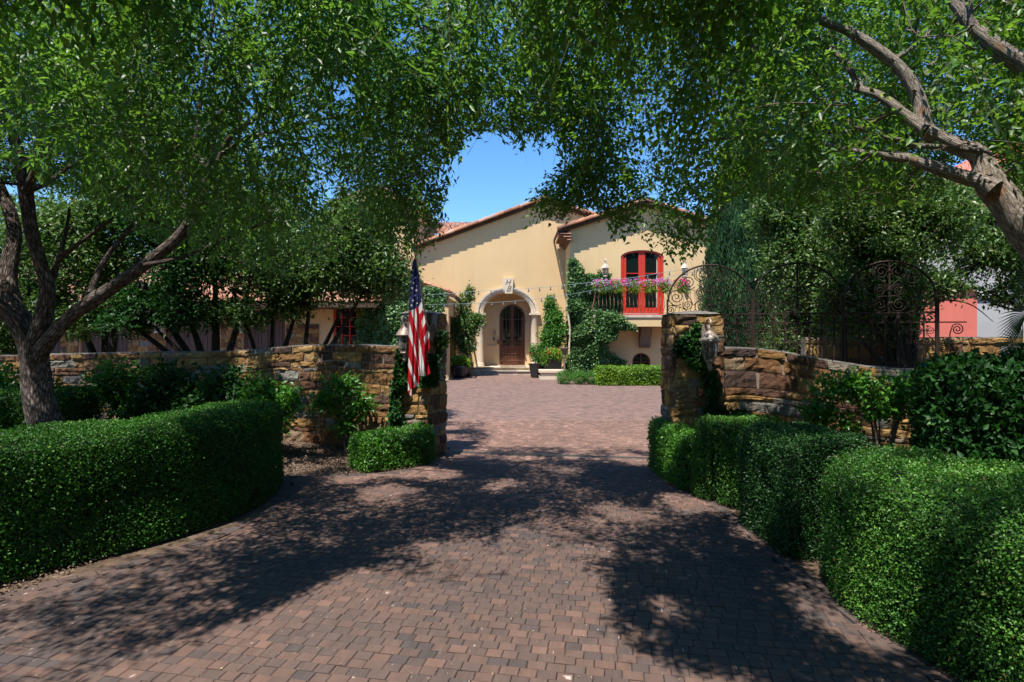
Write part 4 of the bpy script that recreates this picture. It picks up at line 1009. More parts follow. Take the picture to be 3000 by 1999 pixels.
for cx in (6.0, 3.55, 8.5):
    f = MB(); frame_loop(f, arch_loop(cx,0.42,0.28,0.72,0.38,12), arch_loop(cx,0.36,0.33,0.72,0.32,12), Y2+0.06, Y2+0.14)
    f.box(cx-0.018, cx+0.018, Y2+0.08, Y2+0.12, 0.33, 1.04); f.box(cx-0.36, cx+0.36, Y2+0.085, Y2+0.115, 0.66, 0.69)
    fo = f.build('window', M['door_wood'], H); g = MB(); g.add([(a, Y2+0.13, b) for a, b in arch_loop(cx,0.40,0.3,0.72,0.36,12)], [tuple(range(14))]); g.build('pane', M['glass'], fo)
fo = MB(); inn = [(5.16,2.92),(6.93,2.92),(6.93,5.53)] + [(6.045+0.885*math.cos(t), 5.53+0.25*math.sin(t)) for t in np.linspace(0.05, math.pi-0.05, 12)] + [(5.16,5.53)]
frame_loop(fo, fd, inn, Y2+0.04, Y2+0.18); fdo = fo.build('french_door', M['red'], H)
for s in (-1, 1):
    l = MB(); x0, x1 = (5.165, 6.04) if s < 0 else (6.05, 6.925); ztop = 5.74
    for a, b in ((x0, x0+0.15), (x1-0.15, x1)):
        xm = max(abs(a-6.045), abs(b-6.045)); l.box(a, b, Y2+0.09, Y2+0.13, 2.93, 5.53+0.25*math.sqrt(max(0, 1-(xm/0.89)**2)))
    l.box(x0, x1, Y2+0.095, Y2+0.125, 2.93, 3.20); l.box(x0+0.15, x1-0.15, Y2+0.1, Y2+0.12, 4.02, 4.06); l.box(x0+0.15, x1-0.15, Y2+0.1, Y2+0.12, 4.78, 4.82)
    l.build('door_leaf', M['red'], fdo)
    g = MB(); g.add([(x0,Y2+0.14,2.95),(x1,Y2+0.14,2.95),(x1,Y2+0.14,5.9),(x0,Y2+0.14,5.9)], [(0,1,2,3)]); g.build('pane', M['glass'], fdo)
cu = MB(); cu.add([(6.72,Y2+0.135,2.95),(6.85,Y2+0.135,2.95),(6.78,Y2+0.135,5.5),(6.74,Y2+0.135,5.5)], [(0,1,2,3)]); cu.build('curtain', M['pale_metal'], fdo)
apex2 = Vector((BX, Y2-0.38, BZ+0.12)); u2 = Vector((-1,0,-0.32)).normalized(); v2 = Vector((1,0,-0.30)).normalized()
tile_roof('roof', apex2, (0,1,0), 10, u2, 4.3, H, seed=8); tile_roof('roof', apex2, (0,1,0), 10, v2, 4.1, H, seed=9)
rake_tiles('rake_tile', Vector((2.08, Y2-0.4, z2l(2.08)+0.13)), apex2+Vector((0,-0.02,0.03)), 0.12, H, 15)
rake_tiles('rake_tile', Vector((10.0, Y2-0.4, z2r(10.0)+0.13)), apex2+Vector((0,-0.02,0.03)), 0.12, H, 16)
fb = MB()
for (xa, xb, f_) in ((2.08, BX, z2l), (BX, 10.0, z2r)):
    fb.add([(xa,Y2-0.26,f_(xa)-0.05),(xb,Y2-0.26,f_(xb)-0.05),(xb,Y2-0.26,f_(xb)+0.10),(xa,Y2-0.26,f_(xa)+0.10),(xa,Y2+0.1,f_(xa)-0.04),(xb,Y2+0.1,f_(xb)-0.04)], [(0,1,2,3),(1,0,4,5)])
fb.box(2.08, 2.14, Y2-0.4, Y1+2, z2l(2.08)-0.06, z2l(2.08)+0.1)
fb.build('fascia', M['fascia'], H)
ev = MB()     # clay tile cornice stepping out under the wing's eave
for r_ in range(3):
    for k in range(10):
        y = Y2-0.30+k*0.25; x1_ = 2.68-0.17*(r_+1)+0.02; z = z2l(2.2)-0.42+r_*0.14
        vs = []; n_ = 6
        for xx in (x1_, 2.70):
            for q in range(n_+1):
                a = math.pi*q/n_; vs.append((xx, y-0.11*math.cos(a), z+0.07*math.sin(a)))
        m = n_+1; ev.add(vs, [(q, q+1, m+q+1, m+q) for q in range(n_)]+[tuple(range(m))], 0.2+0.15*random.random())
    ev.box(2.68-0.17*(r_+1)+0.05, 2.70, Y2-0.34, Y2+2.1, z2l(2.2)-0.42+r_*0.14-0.04, z2l(2.2)-0.42+r_*0.14-0.01, 0.05)
ev.build('tile_cornice', M['tile'], H)
# balcony
YF = 25.45
ba = MB(); ba.box(3.7, 8.6, YF, Y2-0.002, 2.30, 2.70); bo = ba.build('balcony', M['stucco_y'], H)
bs = MB(); rg = np.random.default_rng(4); x = 3.66
while x < 8.6:
    wd = rg.uniform(0.2, 0.42); bs.box(x+0.004, min(x+wd, 8.64)-0.004, YF-0.05, Y2-0.004, 2.702, 2.82, rg.random()); x += wd
bs.build('stone_edge', M['bluestone'], bo)
ra = MB()
for z in (2.90, 3.93): ra.box(3.76, 8.5, YF+0.02, YF+0.045, z-0.012, z+0.012)
for z in (2.90, 3.93):
    ra.box(3.76, 3.785, YF+0.05, Y2-0.01, z-0.012, z+0.012); ra.box(8.48, 8.505, YF+0.05, Y2-0.01, z-0.012, z+0.012)
x = 3.86
rl = ra.build('railing', M['copper'], bo)
while x < 8.5:
    b = MB(); pr = [(0,2.90),(0,3.0),(-0.14,3.12),(-0.19,3.25),(-0.12,3.48),(-0.03,3.66),(0,3.8),(0,3.92)]
    b.tube([(x, YF+0.03+o, z) for o, z in spline(pr, 2)], 0.013, 5, cap=False); b.build('baluster', M['copper'], bo); x += 0.172
for k in range(7):
    y = YF+0.13*(k+1); b = MB(); b.tube([(3.77, y, 2.9),(3.62,y,3.15),(3.72,y,3.5),(3.77,y,3.92)], 0.011, 5, cap=False); b.build('baluster', M['copper'], bo)
for cx in (6.13, 3.62, 8.4):
    c = MB(); c.add([(cx+sx*0.25, y_, z_) for sx in (-1, 1) for y_, z_ in ((Y2-0.002,1.35),(Y2-0.16,1.37),(Y2-0.24,1.5),(Y2-0.28,1.75),(Y2-0.5,2.05),(Y2-0.62,2.298),(Y2-0.002,2.298))],
        [tuple(range(7)), tuple(range(13,6,-1))] + [(i, 7+i, 7+(i+1) % 7, (i+1) % 7) for i in range(7)])
    for q in (-0.13, 0.0, 0.13): c.box(cx+q-0.04, cx+q+0.04, Y2-0.26, Y2-0.16, 1.33, 1.48)
    c.build('corbel', M['corbel'], bo)
lantern('square house lantern left of the red balcony doors', (4.28, Y2-0.34, 4.82), (0,-1), 1.55, False, 'pale_metal', None)
lantern('square house lantern right of the red balcony doors', (7.92, Y2-0.34, 4.82), (0,-1), 1.55, False, 'pale_metal', None)
# tower and rear roofs
T = MB(); T.box(-9.5, -5.25, 31, 39, 0, 8.95); T.build('tower_wall', M['stucco'], H)
tile_roof('roof', Vector((-7.4, 30.5, 10.0)), (0,1,0), 9, Vector((1,0,-0.38)).normalized(), 2.9, H, seed=21)
tile_roof('roof', Vector((-7.4, 30.5, 10.0)), (0,1,0), 9, Vector((-1,0,-0.38)).normalized(), 2.9, H, seed=22)
gb = MB(); gb.add([(-9.9,30.6,8.98),(-4.9,30.6,8.98),(-7.4,30.6,9.95)], [(0,1,2)]); gb.build('gable', M['stucco'], H)
tile_roof('roof', Vector((-5.2, 38.0, 9.55)), (1,0,0), 8, Vector((0,-1,-0.38)).normalized(), 4.4, H, seed=23)
bk_ = MB(); bk_.box(-5.2, 3, 34.5, 38, 0, 8.0); bk_.build('rear_wall', M['stucco'], H)
# side porch left of the entry
sp = MB(); solid_wall(sp, [(-5.3,0),(-2.68,0),(-2.68,3.55),(-5.3,4.42)], [[(-3.6,0.02),(-2.96,0.02),(-2.96,2.9),(-3.6,2.9)]], 24.0, 0.25)
sp.box(-2.93, -2.68, 24.25, 24.6, 0, 3.5); sp.box(-2.93, -2.68, 27.3, Y1, 0, 3.5); sp.box(-2.93, -2.68, 24.6, 27.3, 2.75, 3.5); sp.box(-4.9, -4.7, 24.3, Y1, 0, 4); sp.build('side_porch', M['stucco'], H)
tile_roof('porch_roof', Vector((-5.3,23.75,4.62)), (0,1,0), 4.8, Vector((1,0,-0.333)).normalized(), 3.15, H, seed=31)
fb = MB(); fb.obox(Vector((-5.3,23.78,4.40)), Vector((2.95,0,-0.98)), (0,0.05,0), (0,0,0.13)); fb.box(-2.42,-2.36,23.8,28.3,3.42,3.56); fb.build('fascia', M['fascia'], H)

# ---------------------------------------------------------------- garage wing behind the trees
G = empty('garage', (-12, 22, 0), 'low garage wing with brown plank doors and stone piers behind the left trees', 'garage')
YG2 = 22.0
def gx_(px): return (px-1176.5)/1307.2*YG2
gw = MB(); holes = []
doors = [(184,296), (377,506), (558,655), (20,140)]
for a, b in doors: holes.append([(gx_(a),0.01),(gx_(b),0.01),(gx_(b),2.85),(gx_(a),2.85)])
wx0, wx1 = gx_(766), gx_(840); holes.append([(wx0,1.42),(wx1,1.42),(wx1,3.0),(wx0,3.0)])
solid_wall(gw, [(-24,0),(-5.0,0),(-5.0,3.25),(-24,3.25)], holes, YG2, 0.25); gw.box(-24,-5,29,29.2,0,5.2); gw.build('wall', M['stucco'], G)
for a, b in doors:
    d = MB(); x0, x1 = gx_(a), gx_(b); n = 12
    for k in range(n): d.box(x0+(x1-x0)*k/n+0.008, x0+(x1-x0)*(k+1)/n-0.008, YG2+0.10, YG2+0.14, 0.02, 2.84)
    d.box(x0, x1, YG2+0.13, YG2+0.16, 0.02, 2.84); d.box((x0+x1)/2-0.09, (x0+x1)/2+0.09, YG2+0.08, YG2+0.12, 0.02, 2.84); d.build('garage_door', M['brown_door'], G)
for i, (a, b) in enumerate(((506,558), (296,377), (140,184), (655,735))):
    mb = MB(); x0, x1 = gx_(a)+0.03, gx_(b)-0.03
    stone_face(mb, lambda u, x0=x0: (x0+u, YG2-0.04, 0, -1), 0, x1-x0, lambda u: 2.3 if u < 99 else 0, 15, 71+i, 0.02, wmin=0.14, wmax=0.36)
    mb.build('stone_pier', M['stone'], G)
M['white_box'] = plain('white_metal_box', (0.6,0.58,0.55), 0.5, 0.3)
for px in (370, 553):
    wb = MB(); wb.box(gx_(px)-0.16, gx_(px)+0.14, YG2-0.2, YG2-0.03, 1.95, 2.45); wb.build('meter_box', M['white_box'], G)
f = MB(); frame_loop(f, [(wx0,1.42),(wx1,1.42),(wx1,3.0),(wx0,3.0)], [(wx0+0.09,1.5),(wx1-0.07,1.5),(wx1-0.07,2.93),(wx0+0.09,2.93)], YG2+0.02, YG2+0.1)
for k in range(1, 4): f.box(wx0+(wx1-wx0)*k/4-0.02-(0.03 if k == 3 else 0), wx0+(wx1-wx0)*k/4+0.02, YG2+0.04, YG2+0.08, 1.5, 2.93)
for z in (1.86, 2.21, 2.56): f.box(wx0+0.09, wx1-0.07, YG2+0.045, YG2+0.075, z-0.014, z+0.014)
fo = f.build('window', M['red'], G); g = MB(); g.add([(wx0,YG2+0.11,1.45),(wx1,YG2+0.11,1.45),(wx1,YG2+0.11,2.98),(wx0,YG2+0.11,2.98)], [(0,1,2,3)]); g.build('pane', M['glass'], fo)
tile_roof('roof', Vector((-24,28.2,5.75)), (1,0,0), 19.2, Vector((0,-1,-0.36)).normalized(), 8.3, G, pitch=0.3, course=0.5, seed=41)  # eave carried far forward, an overhang added to shade the doors
fb = MB(); fb.box(-24,-4.85,20.45,20.5,2.86,3.02); fb.box(-24,-4.85,20.5,22,2.88,2.93); fb.build('fascia', M['fascia'], G)

# ---------------------------------------------------------------- neighbouring house on the right
M['pink'] = stucco('coral_stucco', (0.56,0.15,0.11)); M['white_st'] = stucco('white_stucco', (0.36,0.35,0.335))
NH = empty('neighbour_house', (20, 24, 0), 'coral and white neighbouring house showing at the far right', 'house')
nw = MB(); nw.box(16.5, 36, 23, 32, 0, 7.0); nw.box(13.9, 16.5, 19.85, 22.9, 3.503, 3.78); nw.box(16.45, 36, 22.9, 23.0, 3.4, 3.6); nw.build('wall', M['white_st'], NH)
nw = MB(); nw.box(14.0, 16.35, 20.0, 22.95, 0, 3.5); nw.build('porch_block', M['pink'], NH)
nw = MB(); nw.add([(x_, y_, z_) for y_ in (22.5, 32.5) for x_, z_ in ((16.35,7.02),(37,7.02),(27,12.5))], [(0,1,2),(5,4,3),(0,2,5,3),(1,4,5,2),(0,3,4,1)]); nw.build('roof', M['pink'], NH)
# string lights
M['cable'] = plain('pale_cable', (0.10,0.13,0.13), 0.5, 0.3); M['teal_cable'] = plain('light_string_cable', (0.12,0.2,0.21), 0.5, 0.3)
def string(label, pts, d0, d1):
    n = len(pts); P3 = [c1(x, y, d0+(d1-d0)*i/(n-1)) for i, (x, y) in enumerate(pts)]
    s = spline([tuple(p) for p in P3], 10); root = empty('string_lights', P3[0], label, 'string lights', 'light strings over the courtyard')
    mb = MB(); mb.tube([Vector(p) for p in s], 0.007, 5, cap=False); mb.build('cable', M['teal_cable'], root)
    for k in range(2, len(s)-1, 3):
        p = s[k]; b = MB(); b.lathe([(0.014,0.0),(0.02,-0.04),(0.012,-0.05),(0.03,-0.08),(0.03,-0.11),(0.01,-0.14)], p, 6); b.build('bulb', M['cable'], root)
string('upper of the two light strings slung across the courtyard', [(100,665),(330,660),(590,640),(880,625),(1135,603),(1410,575),(1640,548),(1870,510),(2190,460),(2520,385)], 22, 19)
string('lower of the two light strings slung across the courtyard', [(100,735),(330,730),(600,722),(870,705),(1170,668),(1420,625),(1560,597),(1960,530),(2180,475),(2520,395)], 22.5, 19)
# ---------------------------------------------------------------- clipped hedges
hedge('clipped_hedge', 'long curved clipped boxwood hedge in the left foreground', [(-6.2,1.7),(-5.2,2.45),(-4.4,3.25),(-3.85,3.95),(-3.52,4.45),(-3.2,4.9),(-3.0,5.35),(-2.93,5.8),(-3.03,6.35)], 0.40, 0.93, 13000, 0.0195, M['leaf_hedge'], 0.09, 0.022, 1.0)
hedge('clipped_hedge', 'small low clipped hedge at the foot of the left gate pier', [(-1.85,7.38),(-1.32,7.78)], 0.27, 0.43, 7500, 0.030, M['leaf_bright'], 0.14, 0.04, 5.0)
hedge('clipped_hedge', 'narrow bright green hedge block nearest the right gate pier', [(2.03,6.3),(1.96,6.8),(1.95,7.4)], 0.14, 0.62, 8000, 0.026, M['leaf_bright'], 0.08, 0.025, 7.0, 0.08)
hedge('clipped_hedge', 'dark green hedge block below the right pier lantern, second from the gate', [(2.18,5.85),(2.58,6.08)], 0.29, 0.83, 11000, 0.021, M['leaf_hedge_lit'], 0.12, 0.04, 11.0, 0.14)
hedge('clipped_hedge', 'mid green hedge block in the right row, just behind the big rounded front one', [(2.44,4.42),(2.39,5.06)], 0.35, 0.89, 13000, 0.0185, M['leaf_hedge_shade'], 0.13, 0.035, 13.0, 0.14)
hedge('clipped_hedge', 'large rounded hedge block filling the lower right corner beside the driveway', [(2.61,3.68),(2.63,3.0),(2.92,2.3),(3.5,1.6),(4.3,1.0)], 0.50, 0.88, 16000, 0.0165, M['leaf_hedge_lit'], 0.22, 0.05, 17.0, 0.32)
hedge('clipped_hedge', 'shaded low hedge behind the big tree trunk on the left', [(-10.5,7.7),(-8,7.85),(-6.2,8.05)], 0.35, 0.93, 3800, 0.035, M['leaf_hedge'], 0.12, 0.04, 19.0)
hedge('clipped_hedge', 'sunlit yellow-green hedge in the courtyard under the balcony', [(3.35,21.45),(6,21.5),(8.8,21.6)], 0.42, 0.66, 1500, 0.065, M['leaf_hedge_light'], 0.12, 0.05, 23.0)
for i, (x, y, r, t) in enumerate(((2.02,21.9,0.40,'leftmost round clipped ball shrub in the courtyard beside the stone pedestal'),(2.58,21.75,0.36,'middle round ball shrub between the pedestal and the courtyard hedge'),(3.02,21.7,0.34,'round ball shrub touching the left end of the courtyard hedge'))):
    bush('ball_shrub', t, [(x,y,0.26,r*0.8,r,0.27)], 2600, 0.05, M['leaf_bright'], 'shrub', 'ball shrubs in the courtyard', wid=0.35, shell=0.6)

# ---------------------------------------------------------------- broad-leaved shrubs along the walls
def stems(cx, cy, h, n, sp, r0, seed):
    rg = np.random.default_rng(seed); out = []
    for k in range(n):
        a = rg.uniform(0, 6.28); dx, dy = math.cos(a)*sp, math.sin(a)*sp*0.6
        out.append(([(cx+rg.normal()*0.04, cy+rg.normal()*0.03, -0.05), (cx+dx*0.35, cy+dy*0.35, h*0.45), (cx+dx, cy+dy, h)], r0*rg.uniform(0.6, 1)))
    return out
bush('leafy_shrub', 'sunlit pale green shrub at the far left edge behind the tree trunk', [(-7.9,8.75,0.85,0.7,0.3,0.5),(-8.8,8.8,0.8,0.6,0.3,0.45),(-7.2,8.8,0.7,0.3,0.3,0.4)], 5200, 0.075, M['leaf_bright'], stems=stems(-8,8.8,0.9,6,0.5,0.012,1), shell=0.3)
bush('leafy_shrub', 'leafy shrub just right of the big tree trunk against the stone wall', [(-6.2,8.9,0.95,0.5,0.28,0.42),(-5.8,8.8,0.6,0.4,0.3,0.35)], 3600, 0.075, M['leaf_bright'], stems=stems(-6.1,8.9,1.1,6,0.4,0.012,2), shell=0.25)
bush('leafy_shrub', 'dense dark broadleaf shrub behind the middle of the long left hedge', [(-5.2,8.6,0.92,0.5,0.35,0.42),(-4.8,8.5,0.5,0.6,0.4,0.45),(-5.4,8.5,0.45,0.4,0.35,0.4)], 6500, 0.08, M['leaf_dark'], stems=stems(-5.1,8.6,1.1,7,0.4,0.014,3), shell=0.2)
bush('leafy_shrub', 'dark shrub before the stone wall, behind the right half of the long hedge', [(-4.2,8.45,0.88,0.45,0.33,0.40),(-3.9,8.4,0.5,0.5,0.35,0.42)], 5200, 0.08, M['leaf_dark'], stems=stems(-4.1,8.5,1.05,7,0.35,0.014,4), shell=0.2)
bush('leafy_shrub', 'small fresh green shrub rising beyond the right end of the long hedge', [(-3.5,8.0,0.92,0.33,0.22,0.22),(-3.25,7.95,0.6,0.22,0.2,0.25),(-3.05,7.9,0.85,0.16,0.14,0.2)], 1500, 0.075, M['leaf_bright'], stems=stems(-3.35,8.0,1.0,6,0.25,0.009,5), shell=0.15)
bush('leafy_shrub', 'thin upright shrub with bare lower stems between the hedge and the left pier', [(-2.45,8.25,0.98,0.30,0.2,0.20),(-2.65,8.2,0.78,0.28,0.2,0.2),(-2.2,8.2,0.72,0.25,0.2,0.25),(-2.4,8.2,0.45,0.2,0.16,0.18)], 1900, 0.072, M['leaf_bright'], stems=stems(-2.4,8.2,1.05,8,0.27,0.012,6), shell=0.1)
bush('leafy_shrub', 'shrub with a flat leafy top and bare stems against the right stone wall', [(3.6,6.05,1.17,0.42,0.25,0.17),(4.15,5.85,1.15,0.40,0.25,0.17),(3.3,6.05,0.9,0.2,0.2,0.22),(3.9,5.95,0.95,0.3,0.22,0.15),(3.55,6.0,0.7,0.12,0.15,0.2)], 3600, 0.06, M['leaf_bright'], stems=stems(3.9,6.0,1.2,9,0.3,0.022,7), shell=0.15, stemmat=M['bark'])
hedge('leafy_hedge', 'tall dark broad-leaved hedge block at the right edge in front of the stone wall', [(3.95,4.95),(4.8,4.6),(5.8,4.3)], 0.50, 1.42, 3200, 0.062, M['leaf_dark'], 0.25, 0.09, 31.0, 0.25, None, 'hedge', 0.07)
# ivy on the piers
sx = lambda x, y: (1930+x/4.48, 750+y/4.48); s5 = lambda x, y: (1850+x/1.96, 700+y/1.96)
pol = [sx(*p) for p in ((215,1180),(300,1060),(400,1010),(470,900),(560,890),(545,1000),(530,1180),(560,1330),(640,1400),(700,1560),(640,1800),(560,1500),(440,1480),(360,1330),(210,1300))] 
wall_ivy('ivy', 'dark ivy climbing the right gate pier behind its lantern', pol, Q, 6.93, 0.07, 1500, 0.05, M['leaf_dark'], amp=1)
wall_ivy('ivy', 'ivy trailing down the right pier to the hedge tops', [s5(*p) for p in ((430,740),(480,770),(500,880),(480,960),(560,990),(660,990),(620,1060),(400,1060),(430,980),(450,880))], Q, 6.88, 0.12, 1500, 0.05, M['leaf_dark'], amp=1)
fl_ = lambda x, y: (1130+x/3.136, 700+y/3.136)
wall_ivy('ivy', 'ivy on the left gate pier to the right of the flag', [fl_(*p) for p in ((380,1050),(480,1080),(490,1150),(470,1340),(310,1345),(310,1240),(400,1240),(400,1120))], Q, 8.0, 0.08, 900, 0.05, M['leaf_dark'], amp=1)
wall_ivy('ivy', 'ivy climbing the corner between the left wall and the pier, left of the flag', [fl_(*p) for p in ((120,1000),(200,1010),(205,1250),(180,1350),(130,1420),(130,1568),(150,1720),(20,1800),(40,1600),(60,1350),(90,1180))], Q, 8.12, 0.12, 2200, 0.05, M['leaf_dark'], amp=1)
wall_ivy('ivy', 'thin grey-green creeper on the driveway edge of the left pier', [fl_(*p) for p in ((480,850),(560,860),(570,960),(540,1010),(520,1080),(460,1090),(465,980))], Q, 8.22, 0.12, 500, 0.05, M['leaf_grey'], amp=1)
# ---------------------------------------------------------------- plants at the house
cc = lambda x, y: (1150+x/2.34, 580+y/2.34)
wall_ivy('ivy', 'big glossy ivy covering the wall left of the balcony from ground to lanterns', [cc(*p) for p in ((1213,425),(1245,420),(1300,480),(1310,525),(1390,530),(1425,560),(1415,640),(1430,700),(1440,790),(1520,800),(1580,815),(1585,860),(1540,900),(1530,950),(1475,985),(1460,1020),(1500,1080),(1600,1130),(1560,1165),(1330,1175),(1300,1230),(1190,1230),(1165,1200),(1200,1100),(1205,600))], Q, 26.35, 0.55, 26000, 0.115, M['leaf_ivy'], amp=1)
wall_ivy('ivy', 'thick ivy bulging over the left end of the balcony slab', [cc(*p) for p in ((1395,770),(1500,795),(1585,812),(1588,865),(1545,900),(1520,960),(1470,985),(1400,965))], Q, 25.38, 0.35, 3600, 0.12, M['leaf_ivy'], amp=1)
wall_ivy('ivy', 'ivy spray trailing along the lower edge of the balcony slab', [cc(*p) for p in ((1560,850),(1600,850),(1660,870),(1680,900),(1600,905),(1540,900))], Q, 25.4, 0.15, 420, 0.10, M['leaf_ivy'], amp=0.7)
wall_ivy('ivy', 'ivy tuft growing around the left square house lantern', [cc(*p) for p in ((1410,490),(1440,520),(1480,530),(1500,520),(1490,570),(1420,570))], Q, 26.3, 0.2, 350, 0.09, M['leaf_ivy'], amp=0.7)
bv = wall_ivy('ivy', 'ivy hanging inside the left end of the balcony railing', [cc(*p) for p in ((1440,630),(1570,650),(1570,800),(1430,790),(1410,720))], Q, 25.9, 0.3, 2600, 0.10, M['leaf_ivy'], amp=1)
c3p = lambda x, y: (1200+x/3.484, 700+y/3.484)
wall_ivy('climbing_vine', 'bright climbing vine spilling over the side porch roof left of the entry', [c3p(*p) for p in ((60,560),(120,520),(200,500),(300,520),(365,560),(355,640),(330,740),(120,745),(40,700))], Q, 23.6, 0.6, 5200, 0.10, M['leaf_ivy'], amp=1)
wall_ivy('climbing_vine', 'leafy vine covering the wall right of the red garage window', [(1052,880),(1100,850),(1160,830),(1230,800),(1240,940),(1190,1000),(1185,1025),(1050,1025),(1045,950)], Q, 21.8, 0.5, 9000, 0.10, M['leaf_ivy'], amp=1)
def pot_mesh(root, prof, loc, mat, n=18, name='pot'):
    mb = MB(); mb.lathe(prof, loc, n); return mb.build(name, mat, root, n > 8)
t = bush('potted_tree', 'tall bushy tree in a dark pot left of the arched entry', [(-2.05,26.5,2.35,0.62,0.5,0.62),(-2.25,26.5,3.2,0.35,0.35,0.75),(-1.75,26.45,2.6,0.5,0.4,0.4),(-2.15,26.5,1.5,0.55,0.45,0.5),(-2.5,26.5,2.2,0.4,0.4,0.7),(-1.95,26.5,3.85,0.22,0.22,0.45)], 9500, 0.10, M['leaf_grey'], 'potted tree', stems=stems(-2.15,26.5,2.6,5,0.3,0.03,9), shell=0.35)
pot_mesh(t, [(0.22,0),(0.30,0.25),(0.34,0.55),(0.38,0.62),(0.36,0.66),(0.3,0.6)], (-2.15,26.5,0.0), M['pot'])
t = bush('potted_tree', 'glossy green column-shaped tree in a planter right of the arched entry', [(1.85,26.0,1.9,0.62,0.5,0.7),(1.9,26.0,2.7,0.45,0.4,0.6),(1.75,26.0,3.3,0.28,0.28,0.5),(1.6,25.9,1.3,0.5,0.4,0.35),(2.05,26.0,2.2,0.5,0.4,0.5)], 9500, 0.10, M['leaf_bright'], 'potted tree', stems=stems(1.85,26,2.4,4,0.25,0.03,10), shell=0.4)
bx = MB(); bx.box(1.42,2.22,25.4,25.9,0.38,0.86); bx.box(1.39,2.25,25.37,25.93,0.86,0.92)
for q in range(3): bx.box(1.52+q*0.24,1.64+q*0.24,25.38,25.4,0.48,0.76)
bx.build('planter_box', M['pot'], t)
def flowers(parent, pts_fn, n, size, mat, name='blossom'):
    p = pts_fn(n); n = len(p); Dn = rand_dir(n); Dn[:,1] -= 0.5
    nn = unit(np.array([0,-0.8,0.5]) + RNG.normal(size=(n,3))*0.35); B=[];D=[];Nn=[];c = RNG.random(n)
    for k in range(5):
        a = k*2*math.pi/5; s = unit(np.cross(nn, np.array([0.1,0.2,1.0]))); t2 = np.cross(nn, s); B.append(p); D.append(s*math.cos(a)+t2*math.sin(a)); Nn.append(nn)
    B = np.concatenate(B); o = leaves_object(name, B, np.concatenate(D), np.concatenate(Nn), np.full(len(B), size), np.full(len(B), size*0.95), mat, parent, np.tile(c, 5)); return o
t = bush('flower_pot', 'square black pot of red flowers on the paving right of the entry steps', [(1.12,25.6,0.95,0.35,0.3,0.32),(0.95,25.6,1.25,0.16,0.2,0.3),(1.3,25.6,0.8,0.2,0.2,0.2)], 1500, 0.08, M['leaf_bright'], 'flower pot', shell=0.2)
pot_mesh(t, [(0.26,0),(0.28,0.08),(0.35,0.55),(0.38,0.58),(0.38,0.64),(0.3,0.6)], (1.12,25.6,0), M['pot'], 4)
flowers(t, lambda n: blob_points([(1.05,25.4,0.95,0.32,0.2,0.3)], n, 0.7)[0], 16, 0.03, M['petal_red'])
t = bush('geranium_planting', 'red geraniums growing in front of the glossy planter tree', [(1.85,25.3,1.1,0.45,0.25,0.28),(2.2,25.4,1.0,0.3,0.25,0.3),(1.45,25.3,0.85,0.2,0.2,0.35)], 2600, 0.07, M['leaf_hedge_light'], 'geraniums', shell=0.2)
flowers(t, lambda n: blob_points([(1.85,25.1,1.2,0.4,0.15,0.25)], n, 0.7)[0], 18, 0.032, M['petal_red'])
pd = MB(); pd.box(1.18,2.32,24.3,25.2,0,0.14); pd.box(1.24,2.26,24.36,25.14,0.14,0.3); pd.box(1.16,2.34,24.28,25.22,0.3,0.40)
tag(pd.build('stone_pedestal', M['cast']), 'low stepped stone pedestal right of the entry steps', 'pedestal')
ft = empty('stone_fountain', (2.25, 23.9, 0), 'small stone basin on a slim column beside the ivy', 'fountain')
pot_mesh(ft, [(0.10,0),(0.10,0.1),(0.05,0.2),(0.04,0.9),(0.06,1.0),(0.07,1.06)], (2.2,23.9,0), M['corbel'], name='column')
pot_mesh(ft, [(0.05,1.05),(0.08,1.12),(0.15,1.28),(0.19,1.34),(0.19,1.38),(0.15,1.38)], (2.2,23.9,0), M['corbel'], name='basin')
vt = MB(); vt.tube([Vector(p) for p in spline([(2.62,25.9,0),(2.60,25.9,1.2),(2.63,25.9,2.2),(2.52,25.9,3.1),(2.56,25.95,3.5)], 5)], 0.045, 7)
tag(vt.build('vine_trunk', M['cast'], None, True), 'pale twisted bare trunk between the glossy tree and the ivy', 'trunk')
t = bush('flower_pot', 'round dark pot of lime-green leaves at the left of the entry', [(-2.35,25.4,0.78,0.42,0.35,0.2),(-2.1,25.3,0.66,0.3,0.25,0.18)], 1200, 0.10, M['leaf_hedge_light'], 'flower pot', shell=0.3, wid=0.9)
pot_mesh(t, [(0.24,0),(0.34,0.2),(0.40,0.45),(0.44,0.5),(0.43,0.56),(0.36,0.5)], (-2.35,25.4,0), M['pot'])
# balcony flowers: six hooked terracotta pots, petunias in pink and violet
for k, x in enumerate((3.95, 4.65, 5.35, 6.05, 6.75, 7.5)):
    nm = ('leftmost', 'second', 'third', 'fourth', 'fifth', 'rightmost')[k]; hue = ('violet', 'magenta', 'violet and pink', 'crimson pink', 'violet', 'pink')[k]
    t = bush('flower_pot', f'{nm} terracotta pot of {hue} petunias on the balcony rail', [(x,YF-0.05,4.18,0.40,0.24,0.22),(x+0.1,YF-0.15,3.95,0.35,0.2,0.2)], 1100, 0.06, M['leaf_hedge_light'], 'flower pot', 'petunia pots along the balcony rail', shell=0.2)
    pot_mesh(t, [(0.09,0),(0.13,0.2),(0.145,0.2),(0.145,0.25),(0.11,0.22)], (x,YF-0.06,3.80), M['terracotta'])
    o = flowers(t, lambda n: blob_points([(x,YF-0.14,4.24,0.40,0.20,0.20)], n, 0.75)[0], 85, 0.038, M['petal_pink'])
    c = np.zeros(len(o.data.polygons), np.float32); o.data.attributes['rnd'].data.foreach_get('value', c)
    o.data.attributes['rnd'].data.foreach_set('value', np.clip(c*0.58 + (0.0, 0.40)[k in (0, 2, 4)] + (0.1 if k == 1 else 0), 0, 1).astype(np.float32))

